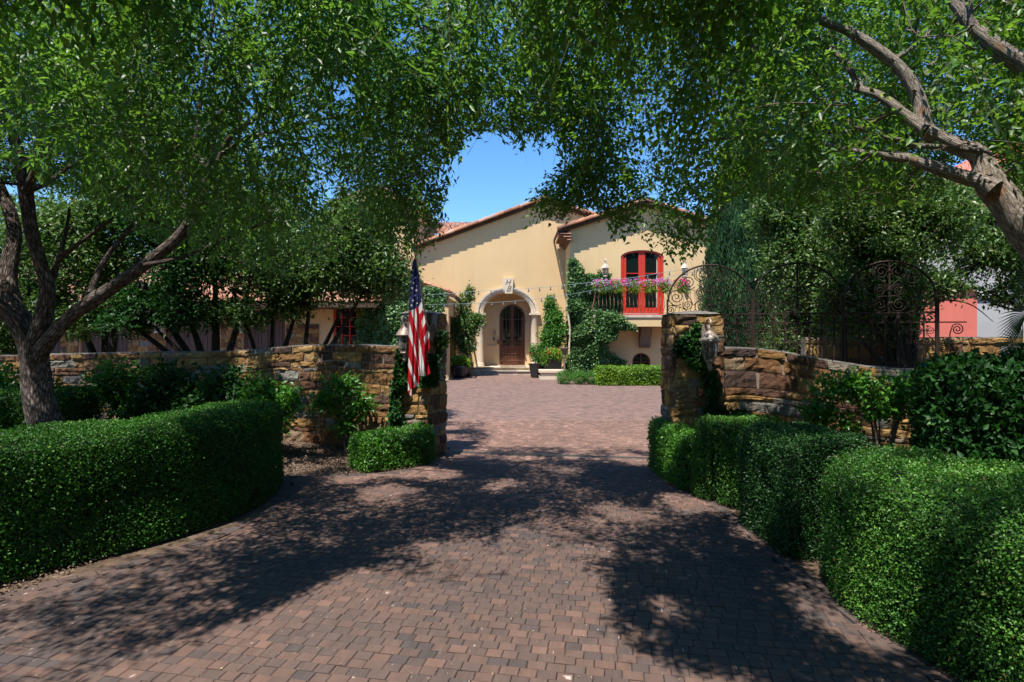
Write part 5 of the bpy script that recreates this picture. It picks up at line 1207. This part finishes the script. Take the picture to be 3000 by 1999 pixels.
# ---------------------------------------------------------------- background trees
def small_tree(label, x, y, limbs, blobs, n, leaf, mat, name='laurel_tree', cat='tree', wid=0.5, clump=1.9, petals=0):
    p, nn = blob_points(blobs, n, 0.25)
    nz = np.array([noise.noise(Vector(q*clump)) + 0.5*noise.noise(Vector(q*clump*2.6)) for q in p]); k = nz > -0.18 - 0.25*RNG.random(n); p, nn = p[k], nn[k]; n = len(p)
    D = nn*0.5 + rand_dir(n)*0.9 + np.array([0,0,0.1]); Nn = rand_dir(n)*0.8 + np.array([0,-0.2,0.8])
    sz = leaf*(0.6+0.8*RNG.random(n)); col = np.clip(0.45 + nz[k]*0.35 + RNG.normal(size=n)*0.22, 0, 1)
    root = empty(name, (x, y, 0), label, cat)
    leaves_object('crown', p, D, Nn, sz, sz*wid, mat, root, col)
    tm = TrunkMB()
    for pts, rr in limbs: tm.limb(pts, rr, 9, 0.07, 4)
    for b in blobs:      # boughs inside the crown
        for q in range(7):
            d = RNG.normal(size=3); d /= np.linalg.norm(d); d[2] = abs(d[2])*0.7; c = np.array(b[:3]); j = min(range(len(limbs)), key=lambda i: np.linalg.norm(np.array(limbs[i][0][-1])-c)); s0 = np.array(limbs[j][0][-1])
            e = c + d*np.array(b[3:])*0.9; m_ = (s0+e)/2+RNG.normal(size=3)*0.1; tm.limb([s0, m_, e], [0.022, 0.014, 0.005], 5, 0.05, 3)
    tm.build('trunk', M['bark_dark'], root); return root
def fan(x, y, tops, r0=0.06):
    return [([(x+0.05*i-0.1, y, -0.05), (x+0.05*i-0.1+(tx-x)*0.08, y, 0.75), (x+(tx-x)*0.42+0.05, y+(ty-y)*0.35, 0.9+(tz-0.9)*0.32), (tx, ty, tz)], [r0*1.3*s, r0*1.15*s, r0*0.9*s, r0*0.4*s]) for i, (tx, ty, tz, s) in enumerate(tops)]

small_tree('multi-stemmed laurel tree behind the stone wall, nearest the flag', -4.3, 11.4, fan(-4.3,11.4,[(-3.4,11.4,2.3,1),(-2.9,11.3,2.7,0.9),(-4.1,11.6,2.9,0.9)]),
    [(-3.35,11.4,3.35,1.15,1.0,1.0),(-2.65,11.3,2.95,0.8,0.7,0.55),(-3.0,11.5,4.0,0.9,0.8,0.65),(-4.1,11.5,3.2,0.7,0.7,0.75)], 40800, 0.085, M['leaf_grey'])
small_tree('dark laurel tree with two forked stems in front of the third garage door', -5.0, 11.6, fan(-5.0,11.6,[(-5.7,11.6,2.7,0.8),(-4.3,11.6,2.6,1.0),(-4.9,11.7,3.1,0.9)]),
    [(-4.9,11.6,3.3,1.0,0.9,0.9),(-5.2,11.7,4.1,1.1,0.9,0.7),(-4.5,11.5,2.5,0.6,0.5,0.5),(-5.4,11.4,2.2,0.7,0.5,0.35)], 32300, 0.085, M['leaf_grey'])
small_tree('wide dark laurel tree fanning out in front of the middle garage door', -6.0, 11.4, fan(-6.0,11.4,[(-8.0,11.3,2.3,0.8),(-7.4,11.3,2.8,0.9),(-6.8,11.5,2.9,0.9),(-6.0,11.5,3.0,1.1),(-5.3,11.5,2.8,0.9),(-7.2,11.0,2.2,0.6)], 0.08),
    [(-6.4,11.4,3.3,1.1,0.9,0.9),(-7.3,11.4,2.5,0.9,0.6,0.5),(-6.5,11.2,2.25,0.8,0.5,0.45),(-7.6,11.2,2.0,0.6,0.5,0.3),(-6.0,11.5,4.0,1.1,0.9,0.7),(-7.0,11.5,4.1,1.1,0.8,0.7)], 39100, 0.085, M['leaf_dark'])
small_tree('laurel tree left of the dark garage opening, partly behind the big limb', -8.4, 11.7, fan(-8.4,11.7,[(-8.9,11.6,2.2,1),(-8.1,11.7,2.5,1.1),(-8.5,11.8,3.0,0.9)], 0.08),
    [(-8.5,11.7,3.3,1.2,0.9,1.0),(-7.8,11.6,2.4,0.8,0.6,0.45),(-8.9,11.5,2.1,0.9,0.6,0.45),(-9.8,11.6,2.6,0.8,0.6,0.6),(-9.3,11.7,3.9,1.1,0.9,0.8),(-8.2,11.6,4.3,1.1,0.9,0.7)], 39100, 0.085, M['leaf_grey'])
small_tree('pale laurel tree at the far left behind the big forked trunk', -11.2, 12.2, fan(-11.2,12.2,[(-11.8,12.1,2.0,1),(-10.8,12.2,2.4,1.1),(-11.4,12.3,2.9,0.9)], 0.08),
    [(-11.3,12.2,3.0,1.4,1.0,1.1),(-10.4,12.1,2.3,0.8,0.7,0.7),(-12.3,12.2,2.6,1.2,1.0,1.0),(-11,12.1,1.6,1.0,0.6,0.5),(-10.5,12.2,4.0,0.9,0.7,0.8)], 44200, 0.085, M['leaf_grey'])
def cypress(label, x, y, r, h, mat, n, name, sp=0.16):
    z = RNG.random(n)**0.8*h; t = z/h; rad = r*np.minimum(1, (t+0.05)*6)*np.clip(1.06-t**2.6, 0.02, 1)
    a = RNG.random(n)*2*math.pi; lobes = 1+0.14*np.sin(a*7+z*0.8)+0.10*np.sin(a*13-z*1.9)
    rr = rad*lobes*(0.72+0.34*RNG.random(n)**0.6); nrm = np.stack([np.cos(a), np.sin(a), np.zeros(n)], 1)
    p = np.stack([x+nrm[:,0]*rr, y+nrm[:,1]*rr, 0.1+z+0.15*np.sin(a*7)], 1)
    D = nrm*0.45 + np.array([0,0,1.0]) + rand_dir(n)*0.35; sz = sp*(0.5+RNG.random(n))
    pn = np.array([noise.noise(Vector((q[0]*2.4,q[1]*2.4,q[2]*1.2))) for q in p]); col = np.clip(0.4+pn*0.7+RNG.normal(size=n)*0.18, 0, 1)
    root = empty(name, (x, y, 0), label, 'tree'); leaves_object('crown', p, D, nrm+rand_dir(n)*0.5, sz, sz*0.28, mat, root, col)
    tm = MB(); tm.tube([(x,y,-0.05),(x,y,h*0.5),(x,y,h*0.93)], [0.16,0.11,0.02], 8); tm.build('trunk', M['bark_dark'], root, True)
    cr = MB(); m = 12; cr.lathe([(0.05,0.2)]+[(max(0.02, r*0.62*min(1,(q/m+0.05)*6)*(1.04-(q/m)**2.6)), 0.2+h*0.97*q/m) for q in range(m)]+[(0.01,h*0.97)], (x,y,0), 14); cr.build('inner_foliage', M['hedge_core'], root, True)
cypress('tall dark Italian cypress at the right corner of the house', 6.95, 17.2, 1.0, 8.6, M['leaf_cypress'], 90000, 'cypress', 0.12)
cypress('feathery pale evergreen just right of the cypress', 8.45, 16.6, 1.15, 8.2, M['leaf_fir'], 70000, 'evergreen_tree', 0.14)
small_tree('grey-green laurel tree behind the second arch of the gate', 6.0, 11.2, fan(6.0,11.2,[(5.5,11.2,2.2,1),(6.2,11.2,2.7,1),(6.6,11.3,2.4,1)]),
    [(5.9,11.2,3.2,1.05,0.9,1.1),(6.5,11.2,2.1,0.8,0.7,0.8),(5.6,11.3,1.5,0.7,0.6,0.7),(6.4,11.4,4.4,1.1,0.8,0.9),(5.4,11.4,4.3,0.7,0.7,0.9),(7.6,11.6,4.3,0.9,0.7,0.8)], 57800, 0.078, M['leaf_grey'])
small_tree('dense dark laurel tree with black stems behind the third arch of the gate', 7.1, 9.2, fan(6.2,9.1,[(5.8,9.1,2.0,1),(6.0,9.1,2.6,1.3),(6.3,9.2,2.9,1.3),(6.6,9.2,2.4,1.0),(5.6,9.0,1.6,0.8)], 0.085),
    [(5.9,9.2,2.9,0.8,0.7,0.9),(6.1,9.3,2.2,0.6,0.6,0.6),(5.4,9.2,2.3,0.5,0.5,0.7),(6.7,9.4,3.7,1.0,0.8,0.7),(5.7,9.4,3.8,0.8,0.7,0.6)], 51000, 0.072, M['leaf_grey'])
small_tree('loose laurel tree in front of the coral and white house on the right', 7.2, 10.5, [([(6.9,10.3,-0.05),(6.95,10.3,1.5),(7.4,10.4,2.5),(8.7,10.5,3.1)],[0.06,0.05,0.035,0.02]),([(6.9,10.3,0.9),(7.2,10.3,2.0),(7.8,10.35,2.55),(8.6,10.4,2.6),(9.3,10.4,2.2)],[0.04,0.03,0.022,0.014,0.006]),([(6.95,10.3,1.5),(7.5,10.3,2.3),(8.3,10.4,2.35),(8.8,10.4,2.0)],[0.03,0.02,0.012,0.005])],
    [(8.9,10.6,3.4,1.1,0.8,0.6),(9.9,10.6,3.1,0.8,0.7,0.5),(9.6,10.7,4.0,0.9,0.7,0.45),(8.3,10.7,4.2,0.9,0.7,0.6),(8.0,10.6,2.7,0.6,0.5,0.35),(9.2,10.6,2.55,0.5,0.4,0.3)], 25500, 0.078, M['leaf_grey'])
bush('leafy_shrub', 'light green undergrowth seen through the bars of the iron gate', [(4.6,12.0,0.6,1.0,0.6,0.65),(6.0,12.4,0.7,1.2,0.7,0.8)], 16000, 0.07, M['leaf_bright'], shell=0.4)
for i, (x, y, r, h, t) in enumerate(((-27,40,6,8.5,'distant round tree far behind the garage roof'),(24,44,7,9,'distant round tree far behind the neighbouring house'),(13.5,33,3.2,7.0,'tall tree between the villa and the neighbouring house'))):
    small_tree(t, x, y, [([(x,y,0),(x+0.2,y,h*0.3),(x,y,h*0.55)], [0.3,0.25,0.15])], [(x,y,h*0.62,r,r*0.8,h*0.4),(x-r*0.6,y,h*0.45,r*0.6,r*0.6,h*0.3),(x+r*0.6,y,h*0.5,r*0.6,r*0.6,h*0.3)], 12000, 0.3, M['leaf_dark'], 'tree', clump=0.6)
# fan palm at the right edge
pr = empty('fan_palm', (7.9, 8.3, 0), 'dark fan palm whose spiky fronds reach in at the right edge', 'palm')
tk = MB(); tk.tube([(7.9,8.3,-0.05),(7.88,8.3,1.0),(7.9,8.3,1.75)], [0.14,0.12,0.10], 10); tk.build('trunk', M['bark_dark'], pr, True)
for k, (ex, ey, ez, rr) in enumerate(((7.25,8.0,2.05,0.62),(7.5,8.1,2.5,0.55),(8.4,8.2,2.4,0.6),(7.9,7.8,2.6,0.6),(8.5,8.4,1.8,0.6),(7.45,8.3,1.6,0.5))):
    fr_ = MB(); c = Vector((ex, ey, ez)); b = Vector((7.9,8.3,1.8)); fr_.tube([b, (b+c)/2+Vector((0,0,0.08)), c], 0.009, 5)
    out = (c-b).normalized(); sd_ = out.cross(Vector((0,1,0.2))).normalized()
    for q in range(30):
        a = R(-105+q*7.2); d = out*math.cos(a)+sd_*math.sin(a); n3 = d.cross(Vector((0,1,0.1))).normalized()*0.011; L_ = rr*(0.85+0.15*math.cos(a))
        fr_.add([c, c+d*L_*0.5+n3, c+d*L_+Vector((0,0,-0.06)), c+d*L_*0.5-n3], [(0,1,2,3)])
    fr_.build('frond', M['leaf_dark'], pr)

# ---------------------------------------------------------------- the two big trees over the driveway
CLEAR = [[(955,600),(1040,525),(1012,470),(1052,425),(1030,395),(1062,345),(1095,305),(1140,300),(1190,350),(1245,345),(1262,300),(1285,330),(1283,385),(1240,400),(1215,445),(1182,462),(1205,525),(1290,505),(1345,478),(1400,515),(1420,560),(1475,540),(1500,590),(1560,612),(1600,590),(1640,560),(1660,470),(1750,450),(1830,490),(1900,470),(2000,480),(2100,470),(2180,450),(2200,405),(2353,470),(2600,500),(2600,2500),(-300,2500),(-300,430),(0,430),(80,430),(150,445),(250,480),(330,540),(400,585),(480,640),(560,640),(650,660),(760,610),(880,565)],
         [(765,188),(812,186),(815,235),(770,232)], [(2195,372),(2260,350),(2300,395),(2205,412)]]
SUNNY = [(-1.3,3.7),(-1.1,4.2),(-0.7,3.9),(-0.07,3.85),(0.2,4.2),(0.49,4.3),(0.6,3.95),(0.62,3.6),(0.5,3.2),(0.8,2.85),(1.2,2.7),(1.2,2.0),(-2.2,2.0),(-1.8,3.0)]
LIMBS = []
def bare(pts, d0, d1, w_=16):      # the big limbs stay bare on the side one walks under
    n = len(pts)
    for i in range(n-1): LIMBS.append((pts[i][0], pts[i][1], pts[i+1][0], pts[i+1][1], d0+(d1-d0)*i/(n-1)+0.15, w_+pts[i][2]*0.35))
bare([(100,800,44),(200,700,38),(330,610,31),(405,548,27)], 7, 6.3, 12)
bare([(450,340,10),(468,180,10),(497,0,8)], 6.3, 6.5, 3)
bare([(88,770,48),(109,662,35),(72,535,33),(56,420,30)], 7, 6.5, 10)
bare([(40,752,38),(18,650,40),(33,540,34),(10,450,26)], 7, 7.3, 10)
bare([(480,385,18),(504,360,18),(540,300,12)], 6.1, 5.8, 6)
bare([(2353,525,70),(2268,413,50),(2205,340,37),(2125,297,35),(2086,182,28),(1995,101,24),(1904,56,14)], 4.5, 4.95, 14)
bare([(2254,418,36),(2146,385,28),(2050,360,18)], 4.5, 4.9, 12)
bare([(2353,152,42),(2268,91,34),(2200,10,26)], 3.95, 4.05, 14)
bare([(2076,262,23),(1978,206,18),(1930,130,12)], 4.7, 5.1, 6)
def inframe_clear(P_):
    y = np.maximum(P_[:,1], 0.3); px = (1500+P_[:,0]/y*F)/1.275; py = (999.5-(P_[:,2]-CAMZ)/y*F)/1.275
    return not any(inpoly(px, py, c).any() for c in CLEAR)
def keepfn(P_):
    y = np.maximum(P_[:,1], 0.3); px = (1500+P_[:,0]/y*F)/1.275; py = (999.5-(P_[:,2]-CAMZ)/y*F)/1.275
    j = RNG.normal(size=(2, len(P_)))*9; out = np.ones(len(P_), bool)
    for c in CLEAR: out &= ~inpoly(px+j[0], py+j[1], c)
    inframe = (px > -60) & (px < 2420) & (py > -60)
    out &= ~((P_[:,1] < 2.7) & inframe); out &= P_[:,2] > 2.0
    for (x0, y0, x1, y1, dd, ww) in LIMBS:
        L2 = (x1-x0)**2+(y1-y0)**2; t = np.clip(((px-x0)*(x1-x0)+(py-y0)*(y1-y0))/L2, 0, 1)
        out &= ~((np.hypot(px-x0-t*(x1-x0), py-y0-t*(y1-y0)) < ww+j[0]*0.7) & (y < dd))
    gx = P_[:,0]-S.x/S.z*P_[:,2] + j[0]*0.006; gy = P_[:,1]-S.y/S.z*P_[:,2] + j[1]*0.006    # where its shade falls: thin there
    out &= ~inpoly(gx, gy, SUNNY)
    fl = np.array([noise.noise(Vector((a*1.9, b*1.9, 7.7))) + 0.5*noise.noise(Vector((a*4.3, b*4.3, 1.7))) for a, b in zip(gx, gy)])
    out &= ~(fl > 0.36)
    out &= ~((gx < -1.0) & (gy > 6.9) & (gx > -4.5) & (fl > 0.08)); out &= ~((gx > 2.4) & (gy > 6.4) & (gx < 5.5) & (fl > 0.15))
    out &= ~((gx > 1.6) & (gx < 3.3) & (gy > 4.6) & (gy < 8.0) & (fl > 0.10)); out &= ~((P_[:,1] > 2.7) & (P_[:,2] > 2.35+0.62*P_[:,1]))
    part = (inpoly(gx, gy, [(2.3,2.2),(3.7,2.0),(3.9,3.6),(2.9,4.6),(2.3,4.5)]) | inpoly(gx, gy, [(-5.5,3.2),(-4,3.6),(-2.8,5.6),(-2.9,7.0),(-3.6,6.9),(-5.5,4.8)]))
    out &= ~(part & (fl > np.where(gx > 0, -0.05, -0.38)))
    out &= ~((P_[:,0] > -1.6) & (P_[:,0] < 2.6) & (P_[:,1] > 6.45))
    return out
def sample_centers(n, box, fn, seed):
    rg = np.random.default_rng(seed); out = []
    while len(out) < n:
        p = np.array([rg.uniform(*box[0]), rg.uniform(*box[1]), rg.uniform(*box[2])])
        if fn(p) and keepfn(p[None])[0] and all(np.sum((p-q)**2) > 0.14**2 for q in out): out.append(p)
    return out
def LP(pts, d0, d1):
    n = len(pts); P3 = []; rr = []
    for i, (x, y, w_) in enumerate(pts):
        d = d0+(d1-d0)*i/(n-1); P3.append(tuple(P(x, y, d))); rr.append(w_/2/1307.2*d)
    return P3, rr
TL = empty('ash_tree', (-5.85, 7.0, 0), 'big forked tree with furrowed bark and a wide leafy crown on the left', 'tree')
tm = TrunkMB(); g = P(102,1120,7.0)
A_, r_ = LP([(112,1000,68),(92,930,60),(82,860,55),(77,810,54),(75,785,46)], 7.0, 7.0)
tm.limb([(A_[0][0]+0.10, 7.0, -0.05), (A_[0][0]+0.05, 7.0, 0.25)]+A_, [r_[0]*1.35, r_[0]*1.1]+r_, 24, 0.09, 8, flare=0.05)
for pts, d0, d1, n in (
    ([(80,835,40),(100,800,44),(122,772,38),(160,730,36),(200,700,38),(260,660,34),(330,610,31),(400,555,28),(438,505,25),(468,440,23),(480,385,22),(497,280,18),(536,228,14),(575,120,10),(600,20,7)], 7.0, 6.0, 12),
    ([(74,830,48),(88,770,48),(105,711,42),(109,662,35),(92,602,32),(72,535,33),(60,448,33),(52,392,30),(35,330,26),(14,280,24),(-30,180,18),(-60,60,12)], 7.0, 6.3, 12),
    ([(66,800,50),(40,752,38),(10,715,36),(-40,670,32),(-120,600,26),(-220,480,18)], 7.0, 6.6, 10),
    ([(74,800,46),(62,748,44),(30,700,46),(18,650,44),(24,590,38),(33,540,34),(22,486,30),(-5,420,26),(-40,330,20),(-60,200,14)], 7.05, 7.6, 12),
    ([(109,680,20),(127,617,15),(146,587,13),(206,542,10),(260,500,7)], 6.98, 6.4, 8), ([(122,640,16),(134,600,14),(150,542,10),(160,480,7)], 6.98, 7.4, 8),
    ([(480,385,16),(448,350,13),(455,280,12),(468,180,12),(497,0,9)], 6.2, 6.5, 8), ([(475,420,18),(504,368,17),(536,308,15),(623,249,12),(720,190,8),(800,120,6)], 6.25, 5.6, 8),
    ([(510,360,12),(557,322,11),(640,300,10),(700,284,8),(800,262,6),(900,240,4)], 6.2, 5.4, 7), ([(200,700,22),(240,600,14),(330,480,12),(360,380,9)], 6.85, 7.6, 8),
    ([(57,440,20),(84,385,18),(92,315,16),(98,245,14),(115,140,12),(120,40,8)], 6.4, 5.8, 8), ([(60,437,20),(100,425,14),(150,390,10),(220,340,7)], 6.5, 7.2, 8),
    ([(430,520,16),(420,440,13),(400,340,10),(390,240,8),(420,120,6)], 6.3, 7.2, 8), ([(560,160,8),(700,110,7),(850,60,6),(980,20,4)], 6.0, 5.0, 6), ([(330,610,14),(420,590,10),(540,540,8),(640,500,6)], 6.4, 6.9, 7)):
    a, b = LP(pts, d0, d1); tm.limb(a, [q*0.84 for q in b], n, 0.09, 6)
cl = sample_centers(1100, ((-9.8, 0.55), (3.3, 9.6), (2.85, 6.6)), lambda p: ((p[0]+4.6)/5.6)**2 + ((p[1]-6.2)/3.9)**2 + ((p[2]-4.4)/2.6)**2 < 1 and noise.noise(Vector(p*0.9)) > -0.22, 5)
cl += [np.array(P(x, y, d)) for x, y, d in ((1040,330,5.4),(1000,380,5.5),(990,430,5.6),(970,480,5.8),(950,520,5.9),(930,560,6.2),(1060,300,5.3),(1020,250,5.2),(900,520,6.0),(860,520,6.3),(960,400,5.4),(1010,480,5.9),(1015,510,6.0),(560,600,6.6),(620,620,6.7),(500,590,6.3),(700,580,6.5))]
n1 = canopy(TL, tm, cl, 0.37, 25, 0.068, M['leaf_tree'], M['bark'], 0.38, keepfn=keepfn)
TR = empty('elm_tree', (4.75, 4.5, 0), 'leaning tree with flaking grey and orange bark whose limbs enter from the right', 'tree')
tm = TrunkMB(); a, b = LP([(2480,700,84),(2420,610,78),(2353,525,72),(2310,465,63),(2275,420,58),(2258,375,44),(2240,352,40),(2205,340,37),(2163,322,36),(2125,297,35),(2114,238,30),(2086,182,28),(2048,140,27),(1995,101,24),(1946,70,20),(1904,56,16),(1869,47,12),(1780,30,8),(1690,30,6)], 4.5, 5.0)
tm.limb([(a[0][0]+0.28, 4.45, -0.05), (a[0][0]+0.22, 4.45, 0.7), (a[0][0]+0.12, 4.47, 1.35)]+a, [0.21, 0.17, 0.155]+b, 16, 0.08, 6)
for pts, d0, d1, n in (
    ([(2285,435,44),(2254,418,36),(2216,408,32),(2146,385,28),(2093,366,25),(2040,360,19),(1950,345,12),(1860,330,9),(1760,345,6)], 4.52, 5.0, 12),
    ([(2252,348,20),(2240,346,14),(2163,338,13),(2093,334,12),(2072,322,12),(2037,317,10),(1960,290,7)], 4.45, 4.4, 8),
    ([(2125,300,30),(2076,262,23),(2023,222,21),(1978,206,18),(1971,189,17),(1953,157,17),(1922,122,14),(1883,91,10),(1820,60,7)], 4.65, 5.3, 9),
    ([(1985,212,14),(1936,200,10),(1834,196,8),(1775,196,7),(1690,205,5)], 4.9, 5.4, 7), ([(2060,250,12),(1960,300,9),(1841,304,8),(1708,311,7),(1600,330,5)], 4.8, 5.5, 7),
    ([(2520,330,60),(2440,230,50),(2353,152,42),(2303,119,38),(2268,91,34),(2233,63,30),(2205,20,27),(2181,-5,26),(2120,-80,20),(2040,-160,14)], 3.9, 4.2, 12), ([(2233,60,12),(2232,30,9),(2228,-20,7)], 4.0, 4.0, 8),
    ([(2048,140,12),(2110,100,9),(2140,60,7),(2150,0,5)], 4.8, 5.3, 6), ([(1904,56,12),(1820,-20,9),(1700,-80,7),(1550,-100,5)], 4.95, 5.0, 6), ([(2100,210,10),(2150,140,8),(2200,110,5),(2260,115,4)], 4.75, 5.4, 6)):
    a, b = LP(pts, d0, d1); tm.limb(a, b, n, 0.07, 5)
a, b = LP([(2520,330,60)], 3.9, 3.9) if False else ([tuple(P(2520,330,3.9))], [60/2/1307.2*3.9]); tm.limb([(4.9,4.42,1.1),(4.75,4.2,2.0)]+a, [0.13,0.10]+b, 12, 0.07, 5)
cl = sample_centers(1000, ((0.35, 8.8), (2.9, 8.2), (2.8, 6.3)), lambda p: ((p[0]-4.2)/4.7)**2 + ((p[1]-5.2)/3.2)**2 + ((p[2]-4.3)/2.4)**2 < 1 and noise.noise(Vector(p*0.9)) > -0.24, 6)
cl += [np.array(P(x, y, d)) for x, y, d in ((1260,310,5.6),(1220,290,5.6),(1170,290,5.5),(1300,420,5.8),(1260,430,5.9),(1225,462,5.9),(1250,490,6.0),(1330,440,5.8),(1290,470,5.9),(1340,460,6.0),(1380,440,5.8),(1420,480,5.9),(1310,380,5.7),(1240,450,5.8),(1450,520,5.9),(1500,470,5.9),(1560,560,5.9),(1590,500,5.8),(1540,480,5.9),(1620,520,5.8),(1500,500,6.3),(1550,520,6.3),(1600,520,6.2),(1580,560,6.2),(1530,555,6.3),(1450,500,6.4),(1620,480,6.0),(1480,470,6.3),(1400,470,6.4))]
# outlying sprays whose shade falls on the near paving
rg = np.random.default_rng(11)
for _ in range(620):
    p = np.array([rg.uniform(-7.5, 7.0), rg.uniform(-2.0, 3.0), rg.uniform(3.4, 4.7)])
    if noise.noise(Vector((p[0]*0.9, p[1]*0.9, 2.2))) > -0.12 and keepfn(p[None])[0]: cl.append(p)
for _ in range(380):
    p = np.array([rg.uniform(-2.6, 1.6), rg.uniform(1.3, 3.1), rg.uniform(3.3, 4.6)])
    if noise.noise(Vector((p[0]*0.9, p[1]*0.9, 5.2))) > -0.2 and keepfn(p[None])[0]: cl.append(p)
n2 = canopy(TR, tm, cl, 0.37, 25, 0.058, M['leaf_elm'], M['bark_elm'], 0.5, keepfn=keepfn)
print('leaves', n1, n2)

# belt of trees added out of view behind the camera to deepen the shade
n = 26000; p = np.stack([RNG.uniform(-22, 22, n), RNG.uniform(-13, -7.5, n), RNG.random(n)**0.8*10.5], 1)
k = np.array([noise.noise(Vector(q*0.35)) for q in p]) > -0.25 + 0.5*np.clip(p[:,2]/10-0.6, 0, 1); p = p[k]; n = len(p)
o = leaves_object('added_tree_belt', p, rand_dir(n), rand_dir(n)+np.array([0,0,0.6]), RNG.uniform(0.3, 0.7, n), RNG.uniform(0.2, 0.4, n), M['leaf_dark'])
tag(o, 'unseen belt of trees added behind the viewer to deepen the shade', 'added_tree_belt', kind='stuff')
